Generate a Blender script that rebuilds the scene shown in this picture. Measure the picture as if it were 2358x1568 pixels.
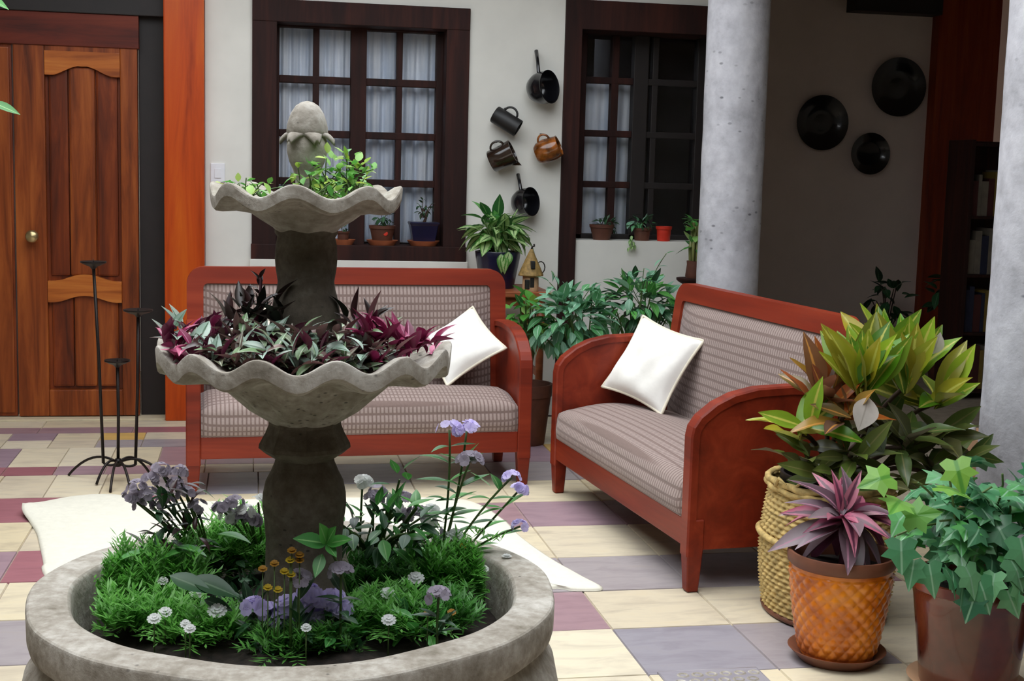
import bpy, bmesh, math, random
from math import pi, sin, cos, radians, sqrt, atan2
from mathutils import Vector, Matrix
random.seed(7)
for o in list(bpy.data.objects): bpy.data.objects.remove(o)
S = bpy.context.scene
COL = S.collection

# ------------------------------------------------------------------ camera
FPX, PIT, ROL, YAW, EYE = 3100.0, radians(7.04), radians(1.52), radians(11.04), 1.32
fw = Vector((sin(YAW)*cos(PIT), cos(YAW)*cos(PIT), -sin(PIT)))
r0 = Vector((cos(YAW), -sin(YAW), 0)); u0 = r0.cross(fw)
rt = r0*cos(ROL)+u0*sin(ROL); up = u0*cos(ROL)-r0*sin(ROL)
cam = bpy.data.cameras.new('camera'); co = bpy.data.objects.new('camera', cam); COL.objects.link(co)
co.matrix_world = Matrix(((rt.x, up.x, -fw.x, 0), (rt.y, up.y, -fw.y, 0), (rt.z, up.z, -fw.z, EYE), (0, 0, 0, 1)))
cam.sensor_width = 36; cam.lens = 36*FPX/2358; cam.clip_start = .05
S.camera = co
# ------------------------------------------------------------------ light: overcast sky over an open courtyard
w = bpy.data.worlds.new('overcast_sky'); S.world = w; w.use_nodes = True
bg = w.node_tree.nodes['Background']; bg.inputs[0].default_value = (.90, .95, 1, 1); bg.inputs[1].default_value = 2.4
sun = bpy.data.lights.new('veiled_sun', 'SUN'); sun.energy = .9; sun.angle = radians(40); sun.color = (1, .97, .92)
so = bpy.data.objects.new('veiled_sun', sun); COL.objects.link(so); so.rotation_euler = (radians(-6), radians(-8), 0)
S.view_settings.view_transform = 'Standard'; S.view_settings.look = 'None'
S.view_settings.exposure = .55; S.view_settings.gamma = 1; S.view_settings.use_curve_mapping = False

# ------------------------------------------------------------------ pixel helpers (2358 x 1568 photo)
C0 = Vector((0, 0, EYE))
def ray(x, y): return fw+rt*((x-1179)/FPX)-up*((y-784)/FPX)
def G(x, y, z=0): d = ray(x, y); return C0+d*((z-EYE)/d.z)
def W(x, y, Y): d = ray(x, y); return C0+d*(Y/d.y)

# ------------------------------------------------------------------ materials
def lin(c):
    c = c/255; return c/12.92 if c <= .04045 else ((c+.055)/1.055)**2.4
def RGB(r, g, b): return (lin(r), lin(g), lin(b), 1)
class Mat:
    def __init__(s, name):
        s.m = bpy.data.materials.new(name); s.m.use_nodes = True
        s.t = s.m.node_tree; s.b = s.t.nodes['Principled BSDF']; s.o = s.t.nodes['Material Output']
    def n(s, t, **k):
        nd = s.t.nodes.new(t)
        for a, v in k.items():
            if a in nd.inputs: nd.inputs[a].default_value = v
            else: setattr(nd, a, v)
        return nd
    def l(s, a, b): s.t.links.new(a, b)
    def coord(s, scale=(1, 1, 1), kind='Object', rot=(0, 0, 0)):
        tc = s.n('ShaderNodeTexCoord'); mp = s.n('ShaderNodeMapping')
        mp.inputs['Scale'].default_value = scale; mp.inputs['Rotation'].default_value = rot
        s.l(tc.outputs[kind], mp.inputs['Vector']); return mp.outputs[0]
    def noise(s, vec, sc=5, det=4, rough=.55, dist=0):
        nd = s.n('ShaderNodeTexNoise'); nd.inputs['Scale'].default_value = sc; nd.inputs['Detail'].default_value = det
        nd.inputs['Roughness'].default_value = rough; nd.inputs['Distortion'].default_value = dist
        if vec: s.l(vec, nd.inputs['Vector'])
        return nd.outputs[0]
    def ramp(s, fac, stops):
        nd = s.n('ShaderNodeValToRGB'); e = nd.color_ramp.elements
        while len(e) < len(stops): e.new(.5)
        for el, (p, c) in zip(e, stops): el.position = p; el.color = c
        if fac: s.l(fac, nd.inputs[0])
        return nd.outputs[0]
    def mix(s, fac, a, b, mode='MIX'):
        nd = s.n('ShaderNodeMix', data_type='RGBA', blend_type=mode)
        for i, v in ((0, fac), (6, a), (7, b)):
            if isinstance(v, (int, float, tuple)): nd.inputs[i].default_value = v
            else: s.l(v, nd.inputs[i])
        return nd.outputs[2]
    def math(s, op, a, b=None):
        nd = s.n('ShaderNodeMath', operation=op)
        for i, v in ((0, a), (1, b)):
            if v is None: continue
            if isinstance(v, (int, float)): nd.inputs[i].default_value = v
            else: s.l(v, nd.inputs[i])
        return nd.outputs[0]
    def col(s, c):
        if isinstance(c, tuple): s.b.inputs['Base Color'].default_value = c
        else: s.l(c, s.b.inputs['Base Color'])
        return s
    def set(s, rough=.6, metal=0, spec=.5, coat=0):
        s.b.inputs['Roughness'].default_value = rough; s.b.inputs['Metallic'].default_value = metal
        s.b.inputs['Specular IOR Level'].default_value = spec; s.b.inputs['Coat Weight'].default_value = coat
        return s
    def bump(s, h, st=.3, d=.01):
        nd = s.n('ShaderNodeBump'); nd.inputs['Strength'].default_value = st; nd.inputs['Distance'].default_value = d
        s.l(h, nd.inputs['Height']); s.l(nd.outputs[0], s.b.inputs['Normal']); return s

def plain(name, c, rough=.6, metal=0, coat=0, var=.12, sc=14, bump=.1):
    m = Mat(name); v = m.coord()
    f = m.noise(v, sc, 4)
    d = tuple(x*(1-var*2) for x in c[:3])+(1,); e = tuple(min(1, x*(1+var)) for x in c[:3])+(1,)
    m.col(m.ramp(f, [(.3, d), (.7, e)])).set(rough, metal, .5, coat)
    if bump: m.bump(f, bump, .004)
    return m.m
def wood(name, dark, mid, light, rough=.4, axis='z', sc=1.0, coat=.1):
    m = Mat(name); s = {'z': (9, 9, .7), 'x': (.7, 9, 9), 'y': (9, .7, 9)}[axis]
    v = m.coord(tuple(a*sc for a in s))
    f = m.noise(v, 2.2, 7, .62, .6)
    g = m.noise(m.coord(tuple(a*sc*.16 for a in s)), 3.0, 3, .5, 1.2)
    k = m.math('ADD', m.math('MULTIPLY', f, .6), m.math('MULTIPLY', g, .4))
    m.col(m.ramp(k, [(.34, dark), (.5, mid), (.66, light)])).set(rough, 0, .3, coat).bump(f, .12, .003)
    return m.m
def stone(name, cs, rough=.9, sc=6, pits=True, bst=.5):
    m = Mat(name); v = m.coord()
    a = m.noise(v, sc, 8, .65); b = m.noise(v, sc*7, 6, .6)
    k = m.math('ADD', m.math('MULTIPLY', a, .65), m.math('MULTIPLY', b, .35))
    n = len(cs); c = m.ramp(k, [(.32+.36*i/(n-1), q) for i, q in enumerate(cs)])
    if pits:
        vo = m.n('ShaderNodeTexVoronoi'); vo.inputs['Scale'].default_value = sc*6
        m.l(m.coord((1, 1, 1.8)), vo.inputs['Vector'])
        p = m.ramp(vo.outputs[0], [(.1, (.35, .35, .36, 1)), (.2, (1, 1, 1, 1))])
        gate = m.ramp(m.noise(v, sc*.8, 3), [(.5, (0, 0, 0, 1)), (.6, (1, 1, 1, 1))])
        c = m.mix(gate, c, m.mix(1.0, c, p, 'MULTIPLY'))
    m.col(c).set(rough).bump(b, bst, .006)
    return m.m
def leafmat(name, cols, under=None, rib=None, ribw=.07, rough=.38, tr=.22, stripe=None, uvgrad=None):
    """cols: list picked per leaf; rib: colour of midrib; stripe: (colour, inner, outer) band across the width; uvgrad: colour at the tip"""
    m = Mat(name); oi = m.n('ShaderNodeObjectInfo')
    n = len(cols)
    c = m.ramp(oi.outputs['Random'], [((i+.5)/n, q) for i, q in enumerate(cols)]) if n > 1 else None
    base = c if c is not None else cols[0]
    uv = m.n('ShaderNodeUVMap'); sp = m.n('ShaderNodeSeparateXYZ'); m.l(uv.outputs[0], sp.inputs[0])
    ac = m.math('ABSOLUTE', m.math('SUBTRACT', sp.outputs[1], .5))
    nz = m.noise(m.coord((1, 1, 1), 'UV'), 6, 3)
    base = m.mix(m.math('MULTIPLY', nz, .22), base, (.03, .045, .02, 1), 'MIX') if True else base
    if uvgrad:
        f = m.ramp(sp.outputs[0], [(uvgrad[1], (0, 0, 0, 1)), (uvgrad[2], (1, 1, 1, 1))]); base = m.mix(f, base, uvgrad[0])
    if stripe:
        f = m.ramp(m.math('ADD', ac, m.math('MULTIPLY', m.math('SUBTRACT', nz, .5), .25)), [(stripe[1]-.03, (0, 0, 0, 1)), (stripe[1], (1, 1, 1, 1)), (stripe[2], (1, 1, 1, 1)), (stripe[2]+.04, (0, 0, 0, 1))])
        base = m.mix(f, base, stripe[0])
    if rib:
        f = m.ramp(ac, [(ribw*.5, (1, 1, 1, 1)), (ribw, (0, 0, 0, 1))]); base = m.mix(f, base, rib)
    if under:
        ge = m.n('ShaderNodeNewGeometry'); base = m.mix(ge.outputs['Backfacing'], base, under)
    m.col(base).set(rough)
    t = m.n('ShaderNodeBsdfTranslucent'); mx = m.n('ShaderNodeMixShader'); mx.inputs[0].default_value = tr
    if isinstance(base, tuple): t.inputs[0].default_value = base
    else: m.l(base, t.inputs[0])
    m.l(m.b.outputs[0], mx.inputs[1]); m.l(t.outputs[0], mx.inputs[2]); m.l(mx.outputs[0], m.o.inputs[0])
    return m.m

M = {}
M['plaster'] = plain('cream_plaster', RGB(226, 224, 216), .9, var=.04, sc=3, bump=.15)
M['taupe'] = plain('taupe_plaster', RGB(228, 210, 198), .9, var=.05, sc=2, bump=.1)
M['ceiling'] = plain('ceiling_paint', RGB(140, 126, 112), .9, var=.05)
M['doorwood'] = wood('honey_brown_door_wood', RGB(66, 26, 9), RGB(132, 62, 22), RGB(170, 92, 38), .42)
M['doorlight'] = wood('light_oak_door_rail', RGB(120, 54, 18), RGB(178, 98, 38), RGB(204, 128, 58), .42, 'x')
M['doordark'] = wood('walnut_door_panel', RGB(56, 20, 8), RGB(110, 46, 16), RGB(150, 70, 26), .42)
M['header'] = wood('reddish_door_header', RGB(54, 14, 6), RGB(92, 30, 12), RGB(112, 42, 18), .5, 'x')
M['orange'] = wood('orange_varnished_post', RGB(128, 38, 2), RGB(186, 70, 8), RGB(206, 98, 16), .4, 'z', .6)
M['orange2'] = wood('reddish_varnished_post', RGB(90, 22, 6), RGB(134, 44, 12), RGB(160, 70, 24), .5, 'z', .6)
M['darkwood'] = wood('dark_brown_window_wood', RGB(24, 8, 6), RGB(42, 16, 11), RGB(64, 28, 19), .7, 'z', 1.0, 0)
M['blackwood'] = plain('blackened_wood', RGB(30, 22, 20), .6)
M['sofawood'] = wood('mahogany_sofa_wood', RGB(88, 23, 10), RGB(124, 39, 18), RGB(148, 56, 30), .46, 'x', .5, .05)
M['stool'] = wood('brown_stool_wood', RGB(96, 44, 22), RGB(140, 76, 44), RGB(166, 98, 60), .5, 'x')
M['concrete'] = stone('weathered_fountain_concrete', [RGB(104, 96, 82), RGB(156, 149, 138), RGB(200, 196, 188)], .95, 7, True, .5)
M['concrete_shade'] = stone('shade_tinted_concrete', [RGB(62, 54, 44), RGB(92, 84, 72), RGB(124, 117, 105)], .9, 7, True, .5)  # darker copy of the concrete, shade under the bowls put into the colour
M['column'] = stone('grey_volcanic_stone', [RGB(154, 153, 158), RGB(194, 193, 199), RGB(220, 219, 224)], .9, 2.6, True, .8)
M['soil'] = plain('dark_potting_soil', RGB(40, 32, 27), 1, var=.35, sc=60, bump=.8)
M['iron'] = plain('black_wrought_iron', RGB(40, 34, 32), .45, .6)
M['rug'] = plain('cream_wool_rug', RGB(224, 221, 206), .95, var=.03, sc=40, bump=.4)
M['pillow'] = plain('off_white_cotton', RGB(240, 238, 232), .9, var=.02, sc=30, bump=.2)
M['piping'] = plain('cream_cotton_piping', RGB(226, 218, 198), .9, var=.04)
M['grout'] = plain('pale_floor_grout', RGB(166, 152, 134), .9, var=.1)
M['white'] = plain('white_plastic', RGB(232, 232, 236), .4, var=.02)
M['brass'] = plain('aged_brass', RGB(196, 176, 130), .3, .9, var=.1)
M['black'] = plain('black_glazed_clay', RGB(20, 20, 24), .22, 0, .4, var=.2)
M['blackmatt'] = plain('black_matt_clay', RGB(24, 22, 22), .5, var=.2)
M['brownglaze'] = plain('dark_brown_glazed_clay', RGB(48, 34, 26), .18, 0, .6, var=.25)
M['copper'] = plain('amber_brown_glazed_clay', RGB(150, 84, 30), .2, 0, .6, var=.4, sc=20)
M['terracotta'] = plain('terracotta_clay', RGB(182, 104, 66), .75, var=.12)
M['redplastic'] = plain('red_plastic_pot', RGB(206, 50, 30), .5, var=.03)
M['browns'] = plain('brown_clay_pot', RGB(96, 56, 40), .7, var=.15)
M['navy'] = plain('navy_glazed_ceramic', RGB(22, 24, 54), .3, 0, .3, var=.15)
M['saucer'] = plain('dark_brown_saucer', RGB(112, 66, 46), .55, var=.12)
M['pottan'] = plain('pale_tan_saucer', RGB(190, 150, 116), .6, var=.08)
M['thatch'] = plain('ochre_ceramic_roof', RGB(150, 120, 66), .7, var=.25, sc=50)
M['housewall'] = plain('beige_ceramic_wall', RGB(196, 160, 122), .7, var=.15, sc=30)
M['stemgreen'] = plain('green_plant_stem', RGB(78, 104, 50), .6, var=.15)
M['stembrown'] = plain('brown_plant_stem', RGB(74, 54, 40), .8, var=.2)
M['stempurple'] = plain('purple_plant_stem', RGB(92, 48, 62), .6, var=.2)
M['bamboo'] = plain('olive_bamboo_cane', RGB(128, 132, 78), .45, var=.12)
PETAL_lilac = ('lilac_petal', RGB(222, 210, 252))
PETAL_mauve = ('grey_mauve_petal', RGB(176, 166, 182))
PETAL_whitep = ('white_petal', RGB(244, 246, 244))
PETAL_yellowp = ('yellow_petal', RGB(206, 178, 40))
PETAL_ochrep = ('ochre_petal', RGB(176, 128, 34))
def petalmat(name, c):
    m = Mat(name); f = m.noise(m.coord(), 60, 3); d = tuple(x*.8 for x in c[:3])+(1,); k = m.ramp(f, [(.3, d), (.7, c)]); m.col(k).set(.6)
    t = m.n('ShaderNodeBsdfTranslucent'); mx = m.n('ShaderNodeMixShader'); mx.inputs[0].default_value = .45; m.l(k, t.inputs[0])
    m.l(m.b.outputs[0], mx.inputs[1]); m.l(t.outputs[0], mx.inputs[2]); m.l(mx.outputs[0], m.o.inputs[0]); return m.m
for k_, v_ in (('lilac', PETAL_lilac), ('mauve', PETAL_mauve), ('whitep', PETAL_whitep), ('yellowp', PETAL_yellowp), ('ochrep', PETAL_ochrep)): M[k_] = petalmat(*v_)
M['book1'] = plain('ochre_book_cloth', RGB(120, 98, 40), .8); M['book2'] = plain('wine_book_cloth', RGB(66, 24, 24), .7)
M['book3'] = plain('navy_book_cloth', RGB(30, 34, 56), .8); M['book4'] = plain('cream_book_cloth', RGB(110, 102, 90), .7)
def tilemat(name, cols):
    m = Mat(name); oi = m.n('ShaderNodeObjectInfo'); n = len(cols)
    c = m.ramp(oi.outputs['Random'], [((i+.5)/n, q) for i, q in enumerate(cols)])
    ge = m.n('ShaderNodeNewGeometry'); mp = m.n('ShaderNodeMapping'); mp.inputs['Scale'].default_value = (2.2, 7, 1); m.l(ge.outputs['Position'], mp.inputs[0])
    f = m.noise(mp.outputs[0], 2.5, 6, .6, .5)
    k = m.ramp(f, [(.3, (.72, .70, .72, 1)), (.55, (1, 1, 1, 1)), (.75, (1.0, .97, .9, 1))])
    m.col(m.mix(.8, c, k, 'MULTIPLY')).set(.42, 0, .4).bump(f, .12, .003)
    return m.m
M['t_cream'] = tilemat('cream_cement_tile', [RGB(206, 194, 170), RGB(220, 210, 186), RGB(212, 198, 166)])
M['t_yellow'] = tilemat('ochre_cement_tile', [RGB(214, 176, 104), RGB(210, 168, 92)])
M['t_mauve'] = tilemat('mauve_cement_tile', [RGB(158, 128, 134), RGB(150, 130, 142), RGB(166, 134, 138)])
M['t_maroon'] = tilemat('dusty_maroon_cement_tile', [RGB(150, 96, 104), RGB(158, 104, 112)])
M['t_grey'] = tilemat('grey_cement_tile', [RGB(154, 146, 150), RGB(164, 156, 156), RGB(150, 146, 154)])
def fabric():
    m = Mat('checked_taupe_upholstery'); tc = m.n('ShaderNodeTexCoord'); sp = m.n('ShaderNodeSeparateXYZ'); m.l(tc.outputs['Object'], sp.inputs[0])
    u = sp.outputs[0]; v = m.math('SUBTRACT', sp.outputs[1], sp.outputs[2])
    fu = m.math('PINGPONG', m.math('DIVIDE', u, .017), .5); fv = m.math('PINGPONG', m.math('DIVIDE', v, .027), .5)
    a = m.ramp(fu, [(.10, (0, 0, 0, 1)), (.26, (1, 1, 1, 1))]); b = m.ramp(fv, [(.10, (0, 0, 0, 1)), (.2, (1, 1, 1, 1))])
    k = m.math('MULTIPLY', a, b)
    ge = m.n('ShaderNodeTexCoord')
    nz = m.noise(m.coord((1, 1, 1)), 120, 3)
    c = m.mix(k, RGB(124, 105, 99), RGB(160, 143, 137))
    c = m.mix(.35, c, m.ramp(nz, [(.3, (.6, .6, .6, 1)), (.7, (1, 1, 1, 1))]), 'MULTIPLY')
    m.col(c).set(.9, 0, .2).bump(k, .25, .003); m.b.inputs['Sheen Weight'].default_value = .15
    return m.m
M['fabric'] = fabric()
def glass():
    m = Mat('window_pane_glass'); g = m.n('ShaderNodeBsdfGlossy'); g.inputs['Roughness'].default_value = .02; g.inputs['Color'].default_value = (.8, .85, .9, 1)
    t = m.n('ShaderNodeBsdfTransparent'); fr = m.n('ShaderNodeFresnel'); fr.inputs[0].default_value = 1.5
    mx = m.n('ShaderNodeMixShader'); m.l(fr.outputs[0], mx.inputs[0]); m.l(t.outputs[0], mx.inputs[1]); m.l(g.outputs[0], mx.inputs[2]); m.l(mx.outputs[0], m.o.inputs[0])
    return m.m
M['glass'] = glass()
def curtain():
    m = Mat('pale_blue_grey_curtain'); f = m.noise(m.coord((6, 6, .6)), 3, 4)
    m.col(m.ramp(f, [(.3, RGB(206, 216, 232)), (.7, RGB(248, 250, 255))])).set(.9)
    return m.m
M['curtain'] = curtain()
M['wicker'] = plain('straw_wicker', RGB(204, 176, 112), .8, var=.22, sc=40)
def amber():
    m = Mat('amber_glazed_pot'); v = m.coord(); f = m.noise(v, 9, 5); 
    m.col(m.ramp(f, [(.3, RGB(150, 66, 6)), (.5, RGB(208, 112, 16)), (.72, RGB(228, 140, 36))])).set(.3, 0, .5, .3).bump(f, .1, .003)
    return m.m
M['amber'] = amber()
M['ivypot'] = plain('dark_red_brown_glazed_pot', RGB(104, 44, 30), .25, 0, .5, var=.3, sc=5)
# leaf materials
M['l_trad'] = leafmat('green_purple_leaf', [RGB(120, 153, 108), RGB(166, 194, 151), RGB(112, 92, 88), RGB(179, 203, 166), RGB(90, 120, 82), RGB(157, 131, 125)], RGB(128, 92, 92), RGB(196, 206, 186), .1, .3, .15)
M['l_mag'] = leafmat('magenta_leaf', [RGB(157, 42, 90), RGB(200, 70, 122), RGB(122, 42, 77), RGB(220, 105, 150)], RGB(120, 30, 70), RGB(206, 140, 170), .08, .35, .2)
M['l_dark'] = leafmat('dark_purple_leaf', [RGB(50, 27, 32), RGB(34, 39, 32), RGB(66, 34, 39)], None, None, .1, .3, .1)
M['l_silver'] = leafmat('silvery_green_leaf', [RGB(170, 196, 180), RGB(196, 214, 200), RGB(120, 146, 128)], RGB(110, 40, 70), RGB(90, 120, 96), .1, .25, .15)
M['l_bright'] = leafmat('bright_green_small_leaf', [RGB(92, 165, 68), RGB(132, 200, 92), RGB(165, 217, 121), RGB(187, 209, 88), RGB(70, 140, 57)], None, None, .1, .4, .35)
M['l_feather'] = leafmat('feathery_green_foliage', [RGB(106, 178, 74), RGB(130, 200, 94), RGB(84, 152, 64)], None, None, .1, .45, .4)
M['l_green'] = leafmat('glossy_green_leaf', [RGB(75, 151, 68), RGB(102, 183, 85), RGB(58, 122, 63)], None, RGB(140, 190, 120), .06, .35, .25)
M['l_deep'] = leafmat('deep_green_leaf', [RGB(40, 79, 48), RGB(52, 100, 62), RGB(36, 64, 43)], None, RGB(90, 120, 90), .06, .35, .15)
M['l_sage'] = leafmat('blue_green_leaf', [RGB(128, 186, 150), RGB(164, 212, 182), RGB(96, 156, 118), RGB(110, 184, 118)], None, RGB(190, 220, 200), .05, .4, .3)
M['l_pothos'] = leafmat('variegated_green_leaf', [RGB(78, 140, 58), RGB(104, 164, 76), RGB(52, 104, 50)], None, RGB(40, 84, 40), .05, .35, .3, (RGB(186, 214, 148), .03, .3))
M['l_croton'] = leafmat('yellow_green_croton_leaf', [RGB(104, 168, 36), RGB(166, 194, 50), RGB(84, 132, 38), RGB(136, 178, 42), RGB(190, 174, 50), RGB(110, 128, 46)], RGB(150, 150, 70), RGB(206, 204, 96), .09, .3, .3)
M['l_crotonred'] = leafmat('rust_red_croton_leaf', [RGB(186, 98, 36), RGB(140, 80, 60), RGB(112, 96, 48), RGB(170, 130, 50), RGB(104, 76, 62)], RGB(140, 92, 70), RGB(200, 140, 70), .08, .3, .25)
M['l_crotondark'] = leafmat('dark_green_croton_leaf', [RGB(72, 95, 42), RGB(100, 120, 47), RGB(82, 82, 45)], RGB(110, 104, 84), RGB(120, 120, 70), .06, .35, .2)  # darker green leaves for the lower croton heads
M['l_pale'] = leafmat('ivory_spathe', [RGB(236, 226, 218)], None, RGB(200, 190, 180), .04, .5, .2)
M['l_greyg'] = leafmat('grey_green_leaf', [RGB(120, 132, 112)], None, RGB(90, 100, 86), .04, .45, .2)
M['l_cord'] = leafmat('purple_grey_cordyline_leaf', [RGB(134, 114, 125), RGB(103, 80, 91), RGB(163, 145, 152), RGB(94, 67, 80)], RGB(110, 60, 80), RGB(170, 120, 140), .08, .35, .15)
M['l_cordpink'] = leafmat('pink_cordyline_leaf', [RGB(186, 96, 124), RGB(206, 130, 148), RGB(150, 66, 98)], RGB(130, 50, 80), RGB(96, 50, 70), .2, .35, .2)
M['l_ivy'] = leafmat('variegated_ivy_leaf', [RGB(73, 140, 96), RGB(105, 172, 121), RGB(57, 112, 82), RGB(126, 188, 135), RGB(82, 158, 80)], None, RGB(140, 184, 150), .03, .32, .2)
M['l_ivybright'] = leafmat('lime_ivy_leaf', [RGB(140, 190, 70), RGB(120, 180, 90)], None, RGB(90, 150, 60), .06, .32, .3)

# ------------------------------------------------------------------ mesh helpers
def link(o, parent=None):
    COL.objects.link(o)
    if parent: o.parent = parent
    return o
def from_data(name, vs, fs, mat, parent=None, smooth=False, uvs=None):
    me = bpy.data.meshes.new(name); me.from_pydata([tuple(v) for v in vs], [], fs); me.update()
    if mat: me.materials.append(mat)
    if smooth: me.polygons.foreach_set('use_smooth', [True]*len(me.polygons))
    if uvs:
        ul = me.uv_layers.new(name='UVMap')
        for lp in me.loops: ul.data[lp.index].uv = uvs[lp.vertex_index]
    if parent == 'mesh': return me
    return link(bpy.data.objects.new(name, me), parent)
def from_bm(name, bm, mat, parent=None, smooth=False, angle=None):
    bmesh.ops.recalc_face_normals(bm, faces=bm.faces[:])
    me = bpy.data.meshes.new(name); bm.to_mesh(me); bm.free()
    if mat: me.materials.append(mat)
    if smooth: me.polygons.foreach_set('use_smooth', [True]*len(me.polygons))
    if angle: me.set_sharp_from_angle(angle=angle)
    return link(bpy.data.objects.new(name, me), parent)
def bx(bm, x0, x1, y0, y1, z0, z1, bev=0):
    r = bmesh.ops.create_cube(bm, size=1, matrix=Matrix.Translation(((x0+x1)/2, (y0+y1)/2, (z0+z1)/2)) @ Matrix.Diagonal((abs(x1-x0), abs(y1-y0), abs(z1-z0), 1)))
    if bev:
        es = {e for v in r['verts'] for e in v.link_edges}
        bmesh.ops.bevel(bm, geom=list(es), offset=bev, segments=2, affect='EDGES', profile=.6)
def box(name, x0, x1, y0, y1, z0, z1, mat, parent=None, bev=.004):
    bm = bmesh.new(); bx(bm, x0, x1, y0, y1, z0, z1, bev); return from_bm(name, bm, mat, parent)
def prism(name, pts, d, mat, parent=None, bev=.003, smooth=False):
    """pts: 3-D polygon, d: extrusion vector"""
    bm = bmesh.new(); d = Vector(d)
    a = [bm.verts.new(p) for p in pts]; b = [bm.verts.new(Vector(p)+d) for p in pts]; n = len(a)
    f1 = bm.faces.new(a); f2 = bm.faces.new(b[::-1])
    for i in range(n): bm.faces.new((a[i], b[i], b[(i+1) % n], a[(i+1) % n]))
    if bev:
        es = list(f1.edges)+list(f2.edges)
        bmesh.ops.bevel(bm, geom=es, offset=bev, segments=2, affect='EDGES', profile=.6)
    o = from_bm(name, bm, mat, parent, smooth, radians(40) if smooth else None); return o
def lathe_data(prof, n=48, mod=None, cap0=True, cap1=True):
    vs, fs = [], []
    for i, (r, z) in enumerate(prof):
        for k in range(n):
            t = 2*pi*k/n; rr, zz = (r, z) if mod is None else mod(r, z, t, i)
            vs.append((rr*cos(t), rr*sin(t), zz))
    m = len(prof)
    for i in range(m-1):
        for k in range(n):
            a = i*n+k; b = i*n+(k+1) % n; fs.append((a, b, b+n, a+n))
    if cap0: fs.append(tuple(range(n))[::-1])
    if cap1: fs.append(tuple((m-1)*n+k for k in range(n)))
    return vs, fs
def lathe(name, prof, mat, parent=None, n=48, loc=(0, 0, 0), mod=None, cap0=True, cap1=True, rot=None, smooth=True, sharp=45):
    vs, fs = lathe_data(prof, n, mod, cap0, cap1)
    if rot is not None: vs = [rot @ Vector(v) for v in vs]
    L = Vector(loc); o = from_data(name, [Vector(v)+L for v in vs], fs, mat, parent, smooth)
    if smooth: o.data.set_sharp_from_angle(angle=radians(sharp))
    return o
def tube_data(pts, rad, n=8):
    pts = [Vector(p) for p in pts]; vs, fs = [], []; m = len(pts)
    rad = rad if isinstance(rad, (list, tuple)) else [rad]*m
    pn = None
    for i, p in enumerate(pts):
        t = (pts[min(i+1, m-1)]-pts[max(i-1, 0)]).normalized()
        if pn is None:
            a = Vector((0, 0, 1)) if abs(t.z) < .9 else Vector((1, 0, 0)); pn = t.cross(a).normalized()
        pn = (pn-t*pn.dot(t)).normalized(); q = t.cross(pn)
        for k in range(n):
            an = 2*pi*k/n; vs.append(p+(pn*cos(an)+q*sin(an))*rad[i])
    for i in range(m-1):
        for k in range(n):
            a = i*n+k; b = i*n+(k+1) % n; fs.append((a, b, b+n, a+n))
    fs.append(tuple(range(n))[::-1]); fs.append(tuple((m-1)*n+k for k in range(n)))
    return vs, fs
def tubes(name, lst, mat, parent=None, n=6, off=(0, 0, 0)):
    V, F = [], []; off = Vector(off)
    for pts, r in lst:
        vs, fs = tube_data(pts, r, n); b = len(V); V += [v-off for v in vs]; F += [tuple(i+b for i in f) for f in fs]
    return from_data(name, V, F, mat, parent, True)
def tube(name, pts, r, mat, parent=None, n=8): return tubes(name, [(pts, r)], mat, parent, n)
def bez(a, b, c, n=10):
    a, b, c = Vector(a), Vector(b), Vector(c)
    return [a*(1-t)**2+b*2*t*(1-t)+c*t*t for t in [i/n for i in range(n+1)]]
def empty(name, loc, label, cat, group=None, rz=0):
    o = bpy.data.objects.new(name, None); o.location = loc; o.rotation_euler = (0, 0, rz); o.empty_display_size = .1
    COL.objects.link(o); tag(o, label, cat, group); return o
def tag(o, label=None, cat=None, group=None, kind=None):
    if label: o['label'] = label
    if cat: o['category'] = cat
    if group: o['group'] = group
    if kind: o['kind'] = kind
    return o
def struct(o): o['kind'] = 'structure'; return o

# leaf meshes: +Y length (unit), +Z upper side
def leafmesh(name, mat, width=.3, peak=.45, fold=.25, curl=.25, n=7, tip=1.0, wavy=0):
    vs, fs, uv = [], [], []
    for i in range(n+1):
        t = i/n
        if t < peak: wd = sin(pi/2*(t/peak))**.8
        else: wd = max(0, cos(pi/2*((t-peak)/(1-peak))))**tip
        wd = max(wd, .03)*width/2
        y = t*(1-.12*curl*t); z = -curl*t*t*.5
        for s in (-1, 0, 1):
            vs.append((s*wd, y, z+abs(s)*wd*fold+(wavy*sin(t*14+s) if s else 0))); uv.append((t, .5+.5*s))
    for i in range(n):
        for k in range(2):
            a = i*3+k; fs.append((a, a+1, a+4, a+3))
    me = from_data(name, vs, fs, mat, 'mesh', True, uv); return me
def ivymesh(name, mat, sx=1.0):
    out = [(0, 0), (.22, -.12), (.46, .0), (.34, .24), (.56, .48), (.28, .56), (.16, .78), (0, 1.05)]
    pts = out+[(-x, y) for x, y in out[-2:0:-1]]
    vs = [(0, .32, .03)]; uv = [(.3, .5)]
    for x, y in pts:
        r = sqrt(x*x+(y-.32)**2); vs.append((x*sx, y, -.25*r*r+.06*abs(x))); uv.append((min(1, max(0, y)), .5+x*.8))
    # rib points to give relief
    n = len(pts); fs = [(0, i+1, (i+1) % n+1) for i in range(n)]
    return from_data(name, vs, fs, mat, 'mesh', False, uv)
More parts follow.
